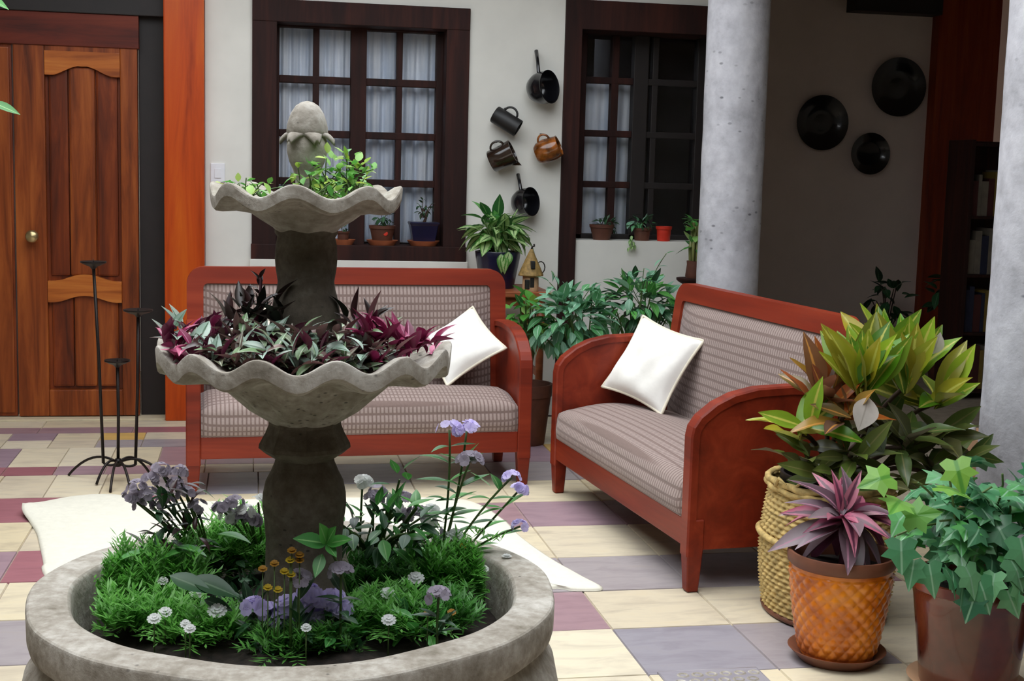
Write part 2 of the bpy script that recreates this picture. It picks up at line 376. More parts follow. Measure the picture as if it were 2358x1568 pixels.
def put(parent, me, base, d, s=1.0, upv=(0, 0, 1), roll=0, name='leaf', sx=1.0):
    y = Vector(d).normalized(); u = Vector(upv); x = y.cross(u)
    if x.length < 1e-3: x = Vector((1, 0, 0))
    x.normalize(); z = x.cross(y)
    R = Matrix((x, y, z)).transposed() @ Matrix.Rotation(roll, 3, 'Y')
    o = bpy.data.objects.new(name, me); COL.objects.link(o); o.parent = parent
    p = Vector(base)-(parent.location if parent else Vector())
    o.matrix_local = Matrix.Translation(p) @ R.to_4x4() @ Matrix.Diagonal((s*sx, s, s, 1))
    return o
def rnd(a, b): return random.uniform(a, b)
def sph(az, el): return Vector((cos(az)*cos(el), sin(az)*cos(el), sin(el)))
def rosette(parent, mes, c, n, L, el=(15, 80), az=(0, 2*pi), jit=.01, roll=.4, face=0):
    for i in range(n):
        a = az[0]+(az[1]-az[0])*(i+rnd(.2, .8))/n; e = radians(rnd(*el))
        put(parent, random.choice(mes), Vector(c)+Vector((rnd(-jit, jit), rnd(-jit, jit), rnd(-jit, jit))), sph(a, e), L*rnd(.75, 1.15), upv=(rnd(-.3, .3)*face, -face, 1), roll=rnd(-roll, roll))
def bush(parent, mes, base, c, rad, n, L, stemmat, droop=.35, stems=10, lo=.45, jitd=.5, sr=.004):
    c = Vector(c); base = Vector(base); tips = []
    for i in range(n):
        while True:
            v = Vector((rnd(-1, 1), rnd(-1, 1), rnd(-1, 1)))
            if lo < v.length <= 1: break
        p = c+Vector((v.x*rad[0], v.y*rad[1], v.z*rad[2]))
        d = (v.normalized()+Vector((rnd(-1, 1), rnd(-1, 1), rnd(-1, 1)))*jitd+Vector((0, 0, -droop))).normalized()
        l = L*rnd(.7, 1.25); put(parent, random.choice(mes), p-d*l*.4, d, l, roll=rnd(-.5, .5)); tips.append(p-d*l*.4)
    random.shuffle(tips)
    lst = []
    for p in tips[:stems]:
        b = base+Vector((rnd(-.02, .02), rnd(-.02, .02), 0)); m = (b+p)/2+Vector((0, 0, .3*(p-b).length*.4))
        lst.append((bez(b, m, p, 6), sr))
    if lst: tubes('stem', lst, stemmat, parent, 5, parent.location)
LM = {}
def L(key, *a, **k): LM.setdefault(key, []).append(leafmesh('leaf_'+key, *a, **k))

# ================================================================== THE SETTING
WY = 7.175
bm = bmesh.new(); bx(bm, -6, 8, -6, 10.5, -.12, -.006)
floor = struct(from_bm('floor', bm, M['grout']))
# --- floor tiles, each its own slab
def tilemesh(key):
    bm = bmesh.new(); bx(bm, -.5, .5, -.5, .5, -.012, 0)
    top = [e for e in bm.edges if all(v.co.z > -.001 for v in e.verts)]
    bmesh.ops.bevel(bm, geom=top, offset=.005, segments=1, affect='EDGES')
    me = bpy.data.meshes.new('tile'); bmesh.ops.recalc_face_normals(bm, faces=bm.faces[:]); bm.to_mesh(me); bm.free(); me.materials.append(M['t_'+key]); return me
TM = {k: tilemesh(k) for k in ('cream', 'yellow', 'mauve', 'maroon', 'grey')}
KEY = {'c': 'cream', 'y': 'yellow', 'p': 'mauve', 'm': 'maroon', 'g': 'grey'}
def tile(x0, x1, y0, y1, k):
    o = bpy.data.objects.new('tile', TM[KEY[k]]); COL.objects.link(o); o.parent = floor
    o.location = ((x0+x1)/2, (y0+y1)/2, rnd(-.0012, .0008)); o.scale = (x1-x0-.004, y1-y0-.004, 1)
trng = random.Random(3)
# left part of the courtyard: rows (y0, y1, x start, tile width, colours from left to right)
LR = [(6.95, 7.13, -1.48, .45, 'cccc'), (6.80, 6.95, -1.48, .45, 'ppmy'), (6.62, 6.80, -1.35, .21, 'cpcycmmyy'), (6.44, 6.62, -1.35, .21, 'cccggccpm'),
      (6.04, 6.44, -1.46, .21, 'gpcccppppc'), (5.87, 6.04, -1.46, .21, 'mmmppcccgg'), (5.47, 5.87, -1.44, .21, 'cccccgggcg'), (5.09, 5.47, -1.40, .37, 'mmmccc'),
      (4.70, 5.09, -1.16, .38, 'cccpc'), (4.34, 4.70, -1.16, .38, 'pmmcc'), (3.97, 4.34, -1.13, .38, 'cccpp'), (3.60, 3.97, -1.10, .38, 'gggcc'), (3.22, 3.60, -1.10, .38, 'cccpc'), (2.85, 3.22, -1.10, .38, 'pgccp'), (2.47, 2.85, -1.1, .38, 'ccgpc')]
XB = .305
for y0, y1, xs, tw, cs in LR:
    x = xs
    for c in cs:
        if x >= XB-.03: break
        x1 = min(x+tw, XB)
        if XB-x1 < .08: x1 = XB
        tile(x, x1, y0, y1, c); x = x1
    while x < XB-.03:
        x1 = min(x+.37, XB); tile(x, x1, y0, y1, trng.choice('cpgc')); x = x1
RY = [2.57, 2.95, 3.33, 3.70, 4.06, 4.44, 4.86, 5.24, 5.62, 6.0, 6.4, 6.78, 7.13]
RC = ['cgccgcc', 'gccccgc', 'ccggccg', 'cpccccg', 'cgggpcc', 'cccccpc', 'ppppggc', 'ccccpgc', 'gcgggcp', 'ccpycgc', 'pcmcpcc', 'ccccgcc']
for j, row in enumerate(RC):
    for i, c in enumerate(row): tile(XB+.37*i, XB+.37*(i+1), RY[j], RY[j+1], c)

# --- back wall (plaster around the openings)
bm = bmesh.new()
T0, T1 = WY, WY+.5
bx(bm, -.236, .0, T0, T1, 0, 2.75); bx(bm, .0, 1.128, T0, T1, 0, .843); bx(bm, .0, 1.128, T0, T1, 2.18, 2.75)
bx(bm, 1.128, 1.645, T0, T1, 0, 2.75); bx(bm, 1.645, 2.62, T0, T1, 2.25, 2.75); bx(bm, 1.735, 2.62, T0, T1, 0, .972)
bx(bm, 2.62, 2.78, T0, 9.0, 0, 2.75)
wall = struct(from_bm('wall_back', bm, M['plaster']))
bm = bmesh.new(); bx(bm, -4.5, -1.75, T0, T1, 0, 2.75); struct(from_bm('wall_back_left', bm, M['plaster']))
bm = bmesh.new(); bx(bm, -1.75, -.44, T0, T1, 2.42, 2.75); struct(from_bm('wall_over_door', bm, M['plaster']))  # plaster wall piece above the door opening
bm = bmesh.new(); bx(bm, -1.75, 2.62, T1+1.2, T1+1.3, 0, 2.75); struct(from_bm('wall_rear', bm, M['plaster']))
# --- deep recess under the gallery on the right
bm = bmesh.new(); bx(bm, 2.7, 4.74, 9.0, 9.2, 0, 2.75); struct(from_bm('wall_recess', bm, M['taupe']))
bm = bmesh.new(); bx(bm, 4.6, 7.2, 9.6, 9.8, 0, 2.75); struct(from_bm('wall_recess_end', bm, M['taupe']))
bm = bmesh.new(); bx(bm, 6.6, 6.8, -5, 9.7, 0, 2.75); struct(from_bm('wall_right', bm, M['plaster']))
bm = bmesh.new(); bx(bm, -4.5, -4.3, -5, 7.4, 0, 2.75); struct(from_bm('wall_left', bm, M['plaster']))
bm = bmesh.new(); bx(bm, -4.5, 6.7, -5.2, -5, 0, 2.75); struct(from_bm('wall_front', bm, M['plaster']))
# --- covered gallery roofs: over the back wall and right of the columns, courtyard open to the sky; unseen left roof added, unseen front roof cut to limit sky light
bm = bmesh.new(); bx(bm, 1.8, 7.2, -5.2, 9.8, 2.75, 2.95); bx(bm, -4.5, 1.8, 6.35, 9.8, 2.75, 2.95); bx(bm, -4.5, 1.8, -5.2, .7, 2.75, 2.95); bx(bm, -4.5, -1.5, .7, 6.35, 2.75, 2.95)
struct(from_bm('ceiling', bm, M['ceiling']))

# --- door (left)
DY = 7.215
def dx(x, y=500): return W(x, y, DY).x
def dz(y, x=180): return W(x, y, DY).z
door = bpy.data.objects.new('door_1', None); COL.objects.link(door); door.location = (-.88, DY, 0); tag(door, kind='structure')
def dbox(name, x0, x1, z0, z1, y0, y1, mat, parent=door, bev=.006):
    o = box(name, x0+.88, x1+.88, y0, y1, z0, z1, mat, parent, bev); return o
xl, xr = -1.176, -.574; ztop = 1.905
dbox('door_leaf', xl, xr, .012, ztop, .02, .06, M['doordark'])
dbox('stile', xl, xl+.15, .012, ztop, -.012, .03, M['doorwood']); dbox('stile', xr-.085, xr, .012, ztop, -.012, .03, M['doorwood'])
a, b = xl+.15+.88, xr-.085+.88
def arch_rail(name, z0, z1, rise, mat, botarch=True, toparch=False):
    pts = []
    n = 16
    for i in range(n+1):
        t = i/n; s = max(0, sin(pi*min(1, max(0, (t-.12)/.76))))**1.3
        pts.append((a+(b-a)*t, -.016, z0+(rise*s if botarch else 0)))
    for i in range(n, -1, -1):
        t = i/n; s = max(0, sin(pi*min(1, max(0, (t-.12)/.76))))**1.3
        pts.append((a+(b-a)*t, -.016, z1+(rise*s if toparch else 0)))
    prism(name, pts, (0, .05, 0), mat, door, .004)
arch_rail('top_rail', 1.755, 1.875, .05, M['doorlight']); arch_rail('middle_rail', .605, .715, .035, M['doorlight'], True, True)
dbox('top_edge', a-.88, b-.88, 1.86, ztop, -.012, .03, M['doorwood'])
dbox('bottom_rail', a-.88, b-.88, .012, .15, -.014, .03, M['doorwood'])
pw = (b-a)
for i, (f0, f1, m) in enumerate(((.04, .30, 'doordark'), (.31, .66, 'doorwood'), (.67, .96, 'doordark'))):
    dbox('upper_panel', a-.88+pw*f0, a-.88+pw*f1, .74, 1.80, .0 if i == 1 else .008, .03, M[m], bev=.012)
for f0, f1 in ((.05, .34), (.35, .65), (.66, .95)):
    dbox('lower_panel', a-.88+pw*f0, a-.88+pw*f1, .165, .65, .002, .03, M['doordark' if f0 < .3 else 'doorwood'], bev=.012)
kx, kz = W(78, 543, DY).x+.88, W(78, 543, DY).z
kn = lathe('knob', [(.001, -.0), (.022, -.0), (.026, .004), (.012, .009), (.011, .026), (.026, .036), (.033, .05), (.031, .062), (.02, .07), (.001, .072)], M['brass'], door, 24, (kx, -.012, kz), rot=Matrix.Rotation(pi/2, 3, 'X'), cap0=False, cap1=False)
# fixed leaf left of the door, head board, jamb and threshold
dbox('side_leaf', -1.62, xl-.008, .012, ztop+.02, .0, .05, M['doordark'])
for x in (-1.60, -1.45, -1.30): dbox('side_board', x, x+.105, .03, ztop-.02, -.008, .02, M['doordark'] if x < -1.4 else M['doorwood'])
tr = box('trim_1', -1.75, -.565, DY-.02, DY+.06, 1.900, 2.065, M['header']); struct(tr)
struct(box('trim_2', -1.75, -.42, DY-.03, DY+.1, 2.065, 2.43, M['blackwood']))
struct(box('trim_3', xr+.004, -.40, DY+.03, DY+.12, 0, 2.43, M['blackwood']))
struct(box('trim_4', -1.75, -.44, 7.13, 7.40, -.005, .008, M['t_cream']))
tag(box('wooden_post', -.438, -.238, 7.10, 7.26, 0, 2.75, M['orange'], bev=.006), 'orange varnished timber post beside the carved door', 'post')
tag(box('light_switch', W(485, 398, WY).x, W(518, 398, WY).x, WY-.010, WY+.004, W(500, 420, WY).z, W(500, 376, WY).z, M['white'], bev=.003), 'white plastic light switch plate on the cream wall', 'light switch')
sw = bpy.data.objects['light_switch']
box('rocker', W(494, 398, WY).x, W(509, 398, WY).x, WY-.014, WY-.008, W(500, 410, WY).z, W(500, 388, WY).z, M['white'], sw, .002)

# --- window 1
def bar(name, x0, x1, y0, y1, z0, z1, parent, mat=None, bev=.004): return box(name, x0, x1, y0, y1, z0, z1, mat or M['darkwood'], parent, bev)
win = bpy.data.objects.new('window_1', None); COL.objects.link(win); tag(win, kind='structure')
FY = WY-.02
bar('outer_frame', 0, .125, FY, WY+.26, .845, 2.175, win); bar('outer_frame', 1.005, 1.128, FY, WY+.26, .845, 2.175, win)
bar('lintel', .0, 1.128, FY-.004, WY+.26, 2.065, 2.178, win); bar('sill', -.004, 1.132, FY-.012, WY+.30, .845, .925, win)
GY = WY+.15
P0 = lambda x, y: W(x, y, GY)
X0, X1 = P0(643, 200).x, P0(1003, 200).x; ZT, ZB = P0(820, 70).z, .94
mid0, mid1 = P0(806, 250).x, P0(842, 250).x
bar('sash_head', .12, 1.01, GY-.03, GY+.04, ZT, 2.07, win); bar('sash_stile', .12, X0, GY-.03, GY+.04, .92, 2.07, win); bar('sash_stile', X1, 1.01, GY-.03, GY+.04, .92, 2.07, win)
bar('meeting_stile', mid0, mid1, GY-.035, GY+.04, .92, 2.07, win)
rows = [(190, 0), (312, 0), (420, 0)]
zr = [W(820, 188, GY).z, W(820, 311, GY).z, W(820, 420, GY).z]
edges = [ZT]+zr+[.925]
for sx0, sx1, mx in ((X0, mid0, P0(727, 250).x), (mid1, X1, P0(918, 250).x)):
    bar('muntin', mx-.016, mx+.016, GY-.02, GY+.03, .92, ZT+.01, win)
    for z in zr: bar('muntin', sx0, sx1, GY-.022, GY+.03, z-.019, z+.019, win)
    for xa, xb in ((sx0, mx-.016), (mx+.016, sx1)):
        for k in range(4):
            box('pane', xa-.004, xb+.004, GY+.006, GY+.010, edges[k+1]+.01, edges[k]-.01, M['glass'], win, 0)
# curtains behind the panes
def curtain_obj(name, x0, x1, y, z0, z1, folds, amp, seed, label, gather=0):
    r = random.Random(seed); vs, fs = [], []; nx, nz = 90, 10; ph = [r.uniform(0, 6) for _ in range(4)]
    for j in range(nz+1):
        t = j/nz
        for i in range(nx+1):
            u = i/nx; x = x0+(x1-x0)*u+gather*sin(pi*t)*(u-.5)
            a_ = amp*(.5+.5*t); yy = y+a_*sin(2*pi*folds*u+ph[0]+.5*sin(3*u*pi+ph[1]))+a_*.5*sin(2*pi*folds*2.3*u+ph[2]+t)
            vs.append((x, yy, z1+(z0-z1)*t))
    for j in range(nz):
        for i in range(nx):
            a_ = j*(nx+1)+i; fs.append((a_, a_+1, a_+nx+2, a_+nx+1))
    o = from_data(name, vs, fs, M['curtain'], None, True); tag(o, label, 'curtain', 'window curtains'); return o
curtain_obj('curtain', .135, .560, GY+.085, .932, 2.06, 7, .018, 1, 'pale grey pleated curtain in the window behind the finial')
curtain_obj('curtain', .570, .995, GY+.092, .932, 2.06, 5, .022, 5, 'pale grey pleated curtain in the window beside the hanging pans')
bm = bmesh.new(); bx(bm, -.3, 1.5, GY+.50, GY+.47, .3, 2.6); struct(from_bm('wall_room', bm, M['plaster']))
# pale ledge under the window
struct(box('trim_5', -.01, 1.14, WY-.035, WY+.02, .806, .846, M['plaster']))

# --- window 2 (dark)
win2 = bpy.data.objects.new('window_2', None); COL.objects.link(win2); tag(win2, kind='structure')
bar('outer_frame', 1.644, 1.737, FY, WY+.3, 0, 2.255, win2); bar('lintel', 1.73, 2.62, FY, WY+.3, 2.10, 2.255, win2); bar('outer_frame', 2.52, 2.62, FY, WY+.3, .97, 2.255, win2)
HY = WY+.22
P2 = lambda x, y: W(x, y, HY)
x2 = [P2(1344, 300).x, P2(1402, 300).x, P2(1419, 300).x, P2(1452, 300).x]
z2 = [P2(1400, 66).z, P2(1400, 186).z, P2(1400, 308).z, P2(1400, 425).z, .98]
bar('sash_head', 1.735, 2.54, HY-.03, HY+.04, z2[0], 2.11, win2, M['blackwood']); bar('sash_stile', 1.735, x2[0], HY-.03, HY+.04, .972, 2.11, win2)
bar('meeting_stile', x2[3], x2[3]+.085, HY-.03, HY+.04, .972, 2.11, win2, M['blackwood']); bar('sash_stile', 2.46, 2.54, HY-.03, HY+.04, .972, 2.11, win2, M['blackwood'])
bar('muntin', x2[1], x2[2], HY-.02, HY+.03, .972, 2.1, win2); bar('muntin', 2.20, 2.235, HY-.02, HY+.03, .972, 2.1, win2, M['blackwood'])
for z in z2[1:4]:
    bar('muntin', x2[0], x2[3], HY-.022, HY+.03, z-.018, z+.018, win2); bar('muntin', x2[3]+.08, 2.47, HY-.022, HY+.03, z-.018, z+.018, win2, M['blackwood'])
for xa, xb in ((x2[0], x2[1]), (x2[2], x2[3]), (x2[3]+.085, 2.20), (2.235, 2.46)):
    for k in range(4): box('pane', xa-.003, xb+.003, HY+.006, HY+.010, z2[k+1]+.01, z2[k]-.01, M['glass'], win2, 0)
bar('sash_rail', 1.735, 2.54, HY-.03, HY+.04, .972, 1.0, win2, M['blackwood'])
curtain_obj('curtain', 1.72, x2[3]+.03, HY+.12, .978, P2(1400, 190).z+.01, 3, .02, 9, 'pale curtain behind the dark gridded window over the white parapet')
bm = bmesh.new(); bx(bm, 1.70, 2.62, HY+.28, HY+.30, .9, 2.4); bx(bm, 2.60, 2.62, HY+.05, HY+.28, .972, 2.25); struct(from_bm('dark_room_backing', bm, M['blackwood']))  # black panels added so the room behind the window reads dark

# --- stone columns
def column(cx, cy, r, label, seed):
    rr = random.Random(seed); prof = [(r*1.0, 0), (r*1.0, .01)]
    z = .01
    for k in range(60): z = .01+2.74*(k+1)/60; prof.append((r*(1-.02*z/2.75), z))
    def mod(R, z, t, i): return R*(1+.006*sin(5*t+3*z)+.004*sin(11*t-17*z)+.004*sin(23*z)), z
    o = lathe('stone_column', prof, M['column'], None, 48, mod=mod); o.location = (cx, cy, 0)
    return tag(o, label, 'column', 'stone columns of the gallery')
c1x = (W(1622, 300, 6.3).x+W(1757, 300, 6.3).x)/2
column(c1x, 6.3, .152, 'grey pitted stone column behind the angled sofa', 2)
column(2.295+.165, 3.85, .165, 'grey stone column rising behind the ivy pot', 3)

# ================================================================== SOFAS
def sofa(name, loc, rz, label):
    t = empty(name, loc, label, 'sofa', 'matching mahogany loveseats', rz)
    HW = .715; D = .56; wd = M['sofawood']
    at = .058
    for s in (-1, 1):
        prof = [(0, .145), (0, .508), (.006, .534), (.028, .564), (.08, .604), (.14, .632), (.22, .650), (.34, .656), (.46, .652), (D-.02, .64), (D-.02, .145)]
        x0 = HW-at if s > 0 else -HW
        arm = prism('arm_panel', [(x0+.007, y+.012, z-.006) for y, z in prof], (at-.014, 0, 0), wd, t, .003)
        # rounded cap rail following the arm outline
        cap = []
        path = [(0, .12), (0, .30), (0, .508), (.006, .538), (.028, .570), (.08, .610), (.14, .638), (.22, .656), (.34, .662), (.46, .658), (D, .645)]
        vs, fs = [], []
        for i, (y, z) in enumerate(path):
            a_ = path[max(0, i-1)]; b_ = path[min(len(path)-1, i+1)]; tv = Vector((b_[0]-a_[0], b_[1]-a_[1])).normalized(); nv = Vector((-tv.y, tv.x))
            hw = at/2
            for ux, un in ((-hw, 0), (-hw+.005, .006), (hw-.005, .006), (hw, 0), (hw, -.022), (-hw, -.022)):
                vs.append((x0+at/2+ux, y+nv.x*un, z+nv.y*un))
        for i in range(len(path)-1):
            for k in range(6):
                a_ = i*6+k; b_ = i*6+(k+1) % 6; fs.append((a_, b_, b_+6, a_+6))
        fs.append(tuple(range(6))); fs.append(tuple((len(path)-1)*6+k for k in range(6)))
        from_data('arm_cap', vs, fs, wd, arm)
        for y0, y1 in ((-.004, .053), (D-.09, D-.03)):
            bm = bmesh.new(); xc = x0+at/2; yc = (y0+y1)/2; q = []
            for z, h in ((.0, .020), (.15, .0285), (.24, .0285)):
                q.append([bm.verts.new((xc+sx*h, yc+sy*h, z)) for sx, sy in ((-1, -1), (1, -1), (1, 1), (-1, 1))])
            for i in range(2):
                for k in range(4): bm.faces.new((q[i][k], q[i][(k+1) % 4], q[i+1][(k+1) % 4], q[i+1][k]))
            bm.faces.new(q[0][::-1]); bm.faces.new(q[2]); bmesh.ops.bevel(bm, geom=bm.edges[:], offset=.004, segments=1, affect='EDGES')
            from_bm('leg', bm, wd, t)
    iw = HW-at
    box('front_rail', -iw, iw, .0, .035, .145, .238, wd, t, .005); box('back_rail', -iw, iw, D-.08, D-.05, .145, .26, wd, t, .005)
    for s in (-1, 1): box('side_rail', s*iw-(.03 if s > 0 else 0), s*iw+(0 if s > 0 else .03), .03, D-.06, .15, .24, wd, t, .003)
    # seat: plump upholstered block
    nx, ny = 44, 40; vs, fs = [], []
    prof = []
    for k in range(ny+1):
        u = k/ny
        if u < .3: q = u/.3; y, z = -.004-.012*sin(pi*q), .236+.085*q
        elif u < .5: q = (u-.3)/.2*pi/2; y, z = .05-.05*cos(q)-.006*(1-q/(pi/2)), .321+.045*sin(q)
        else: q = (u-.5)/.5; y, z = .05+.42*q, .366+.03*sin(pi*min(1, q*1.1))*1.0-.012*q
        prof.append((y, z))
    for i in range(nx+1):
        u = i/nx*2-1; e = 1-abs(u)**14; s_ = .35+.65*max(0, e)**.5
        for y, z in prof: vs.append((u*iw*.998, y if y > .02 else y*s_+.002, .236+(z-.236)*(.80+.20*s_)+.012*(1-u*u)*(1 if z > .33 else 0)))
    for i in range(nx):
        for k in range(ny): a_ = i*(ny+1)+k; fs.append((a_, a_+ny+1, a_+ny+2, a_+1))
    fs.append(tuple(range(ny+1))); fs.append(tuple(nx*(ny+1)+k for k in range(ny+1))[::-1])
    from_data('seat', vs, fs, M['fabric'], t, True)
    # back frame: rounded-corner frame leaning backwards
    lean = .13
    def outline(w_, z0, z1, r, n=7):
        p = [(-w_, z0)]
        for k in range(n+1): a_ = pi-pi/2*k/n; p.append((-w_+r+r*cos(a_), z1-r+r*sin(a_)))
        for k in range(n+1): a_ = pi/2-pi/2*k/n; p.append((w_-r+r*cos(a_), z1-r+r*sin(a_)))
        p.append((w_, z0)); return p
    z0, z1 = .26, .885
    o1 = outline(HW-.004, z0, z1, .075); i1 = outline(HW-.075, z0, z1-.072, .02)
    yb = lambda z: D-.10+(z-z0)*lean
    bm = bmesh.new(); n = len(o1)
    R = [[bm.verts.new((x, yb(z)+dy, z)) for x, z in o] for o in (o1, i1) for dy in (0, .05)]
    of, ob, inf, ib = R[0], R[1], R[2], R[3]
    for k in range(n-1):
        bm.faces.new((of[k], of[k+1], inf[k+1], inf[k])); bm.faces.new((ob[k], ib[k], ib[k+1], ob[k+1])); bm.faces.new((of[k], ob[k], ob[k+1], of[k+1])); bm.faces.new((inf[k], inf[k+1], ib[k+1], ib[k]))
    for k in (0, n-1): bm.faces.new((of[k], inf[k], ib[k], ob[k]))
    bmesh.ops.bevel(bm, geom=[e for e in bm.edges if e.calc_face_angle(0) > .9], offset=.006, segments=2, affect='EDGES')
    bf = from_bm('back_frame', bm, wd, t)
    nx, nz = 30, 16; vs, fs = [], []; wI = HW-.073; zA, zB_ = .28, z1-.07
    for side in (0, 1):
        for i in range(nx+1):
            for k in range(nz+1):
                u = i/nx*2-1; v = k/nz*2-1; z = zA+(zB_-zA)*(k/nz); bl = .022*(1-u**8)*(1-v**8)
                vs.append((u*wI, yb(z)+.012-bl if side == 0 else yb(z)+.042, z))
    N = (nx+1)*(nz+1)
    for i in range(nx):
        for k in range(nz):
            a_ = i*(nz+1)+k; fs.append((a_, a_+nz+1, a_+nz+2, a_+1)); a_ += N; fs.append((a_, a_+1, a_+nz+2, a_+nz+1))
    from_data('back_upholstery', vs, fs, M['fabric'], bf, True)
    return t
# wall-side sofa (front line through the two front feet) and the sofa at right angles to it
fl, fr = Vector((-.229, 5.461)), Vector((1.143, 5.522)); c = (fl+fr)/2
sofa('sofa', (c.x, c.y, 0), atan2(fr.y-fl.y, fr.x-fl.x), 'mahogany loveseat with checked taupe upholstery under the curtained window')
n1, f1 = Vector((1.390, 4.045)), Vector((1.266, 5.375)); c2 = (n1+f1)/2; d2 = (n1-f1).normalized()
# local +x runs from the far end to the near end, local +y (towards the back) points to +X
sofa('sofa', (c2.x-.022, c2.y, 0), atan2(d2.y, d2.x), 'mahogany loveseat with checked taupe upholstery beside the wicker basket')
def s2(x, y, z):
    a = Vector((d2.x, d2.y)); b = Vector((-d2.y, d2.x)); p = c2+a*x+b*y-Vector((.02, 0)); return Vector((p.x, p.y, z))

# pillows
def pillow(c, u, v, size, th, label):
    u = Vector(u).normalized(); v = Vector(v); v = (v-u*v.dot(u)).normalized(); n_ = u.cross(v)
    o = empty('throw_pillow', c, label, 'pillow', 'white throw pillows on the sofas')
    R = Matrix((u, v, n_)).transposed(); N = 22; h = size/2; vs, fs = [], []
    def edge(a, b):  # pinched outline
        return a*h*(1-.10*(1-b*b)), b*h*(1-.10*(1-a*a))
    for s in (1, -1):
        for i in range(N+1):
            for j in range(N+1):
                a = i/N*2-1; b = j/N*2-1; x, y = edge(a, b)
                k = max(0, (1-abs(a)**2.6)*(1-abs(b)**2.6))**.55
                z = s*th/2*k*(1+.10*sin(3*a+5*b)+.06*sin(9*a-4*b)); vs.append(R @ Vector((x, y, z)))
    m_ = (N+1)**2
    for i in range(N):
        for j in range(N):
            a = i*(N+1)+j; fs.append((a, a+N+1, a+N+2, a+1)); a += m_; fs.append((a, a+1, a+N+2, a+N+1))
    from_data('cover', vs, fs, M['pillow'], o, True)
    pts = []
    for k in range(80):
        q = k/20; s_ = int(q); f = (q-s_)*2-1
        a, b = ((f, -1), (1, f), (-f, 1), (-1, -f))[s_]
        x, y = edge(a, b); pts.append(R @ Vector((x, y, 0)))
    pts.append(pts[0]); pts.append(pts[1])
    tube('piping', pts, .006, M['piping'], o, 6)
    return o
PIL = pillow
PIL((1.6065, 5.234, .566), (.494, -.846, -.197), (.513, .10, .852), .345, .13, 'white pillow with piped edge on the sofa beside the basket')
PIL((.9138, 5.883, .556), (.3675, -.7805, -.5057), (.8428, .0496, .536), .31, .12, 'white pillow with piped edge leaning in the right corner of the window sofa')
PIL((-.020, 5.866, .546), (.8, .25, .25), (-.2, .5, .75), .30, .12, 'white pillow at the post end of the window sofa behind the fountain')

# ================================================================== FOUNTAIN
FX, FYc = .103, 2.61; BX, BY = .091, 2.61
ft = empty('fountain', (BX, BY, 0), 'two tiered weathered concrete fountain turned into a flower planter', 'fountain')
def gad(r, z, t, i):
    if z < .40:
        k = sin(pi*min(1, z/.40)); return r*(1+.025*k*abs(cos(9*t))), z
    return r*(1+.004*sin(7*t)+.003*sin(13*t)), z+.002*sin(5*t)
lathe('basin', [(.30, 0), (.36, .01), (.44, .08), (.50, .18), (.522, .28), (.51, .36), (.483, .405), (.480, .415), (.494, .425), (.505, .435), (.509, .45), (.510, .494), (.5075, .4995), (.504, .502), (.470, .505), (.435, .503), (.431, .500), (.4285, .495), (.424, .47), (.415, .36), (.40, .30)], M['concrete'], ft, 144, mod=gad, cap1=True, sharp=28)
so_ = lathe('soil', [(.001, .450), (.15, .445), (.30, .428), (.418, .402)], M['soil'], ft, 64, mod=lambda r, z, t, i: (r, z+.008*sin(9*t+r*40)), cap0=False, cap1=False)
ox = FX-BX
lathe('pedestal', [(.082, .40), (.080, .50), (.074, .53), (.073, .60), (.076, .635), (.080, .665), (.079, .69), (.074, .715), (.064, .735), (.057, .752), (.055, .762)], M['concrete_shade'], ft, 64, (ox, 0, 0), mod=lambda r, z, t, i: (r*(1+.02*cos(8*t)), z))
lathe('pedestal_collar', [(.054, .758), (.070, .768), (.084, .780), (.083, .788), (.072, .81), (.066, .826), (.066, .836)], M['concrete_shade'], ft, 8, (ox, 0, 0), mod=lambda r, z, t, i: (r*1.06, z), smooth=False)
def bowl(name, N, phase, prof, amp, flute):
    # prof entries: r, z, wave weight, flute weight
    def mod(r, z, t, i):
        wv = cos(N*(t-phase)); ww, fl_ = prof[i][2], prof[i][3]
        return r*(1+.012*ww*wv)*(1+fl_*flute*abs(cos(N/2*(t-phase)))), z+amp*ww*wv
    return lathe(name, [(p[0], p[1]) for p in prof], M['concrete'], ft, N*14, (ox, 0, 0), mod=mod, sharp=33)
# azimuth t measured from +X; the camera side is -Y (t=-pi/2)
camaz = atan2(-FYc, -FX)
bowl('lower_bowl', 13, camaz+.19, [(.064, .830, 0, 0), (.074, .838, 0, .4), (.100, .858, .05, 1), (.132, .888, .15, 1), (.160, .914, .3, 1), (.178, .924, .5, .6), (.215, .932, .7, .1), (.262, .938, 1, 0), (.276, .941, 1, 0), (.280, .945, 1, 0), (.282, .972, 1, 0), (.2805, .9755, 1, 0), (.277, .977, 1, 0), (.262, .974, 1, 0), (.254, .969, 1, 0), (.225, .958, .7, 0), (.16, .945, .2, 0), (.05, .94, 0, 0)], .0135, .10)
bowl('upper_bowl', 8, camaz-.12, [(.056, 1.200, 0, 0), (.062, 1.208, 0, .4), (.082, 1.222, .1, 1), (.105, 1.238, .3, .8), (.135, 1.246, .6, .3), (.162, 1.249, .95, 0), (.175, 1.251, 1, 0), (.179, 1.255, 1, 0), (.1805, 1.275, 1, 0), (.179, 1.278, 1, 0), (.176, 1.2795, 1, 0), (.165, 1.277, 1, 0), (.156, 1.271, 1, 0), (.13, 1.258, .6, 0), (.09, 1.25, .2, 0), (.03, 1.247, 0, 0)], .0125, .08)
lathe('soil', [(.001, .962), (.12, .962), (.215, .954)], M['soil'], ft, 40, (ox, 0, 0), cap0=False, cap1=False)
lathe('soil', [(.001, 1.262), (.07, 1.262), (.115, 1.256)], M['soil'], ft, 40, (ox, 0, 0), cap0=False, cap1=False)
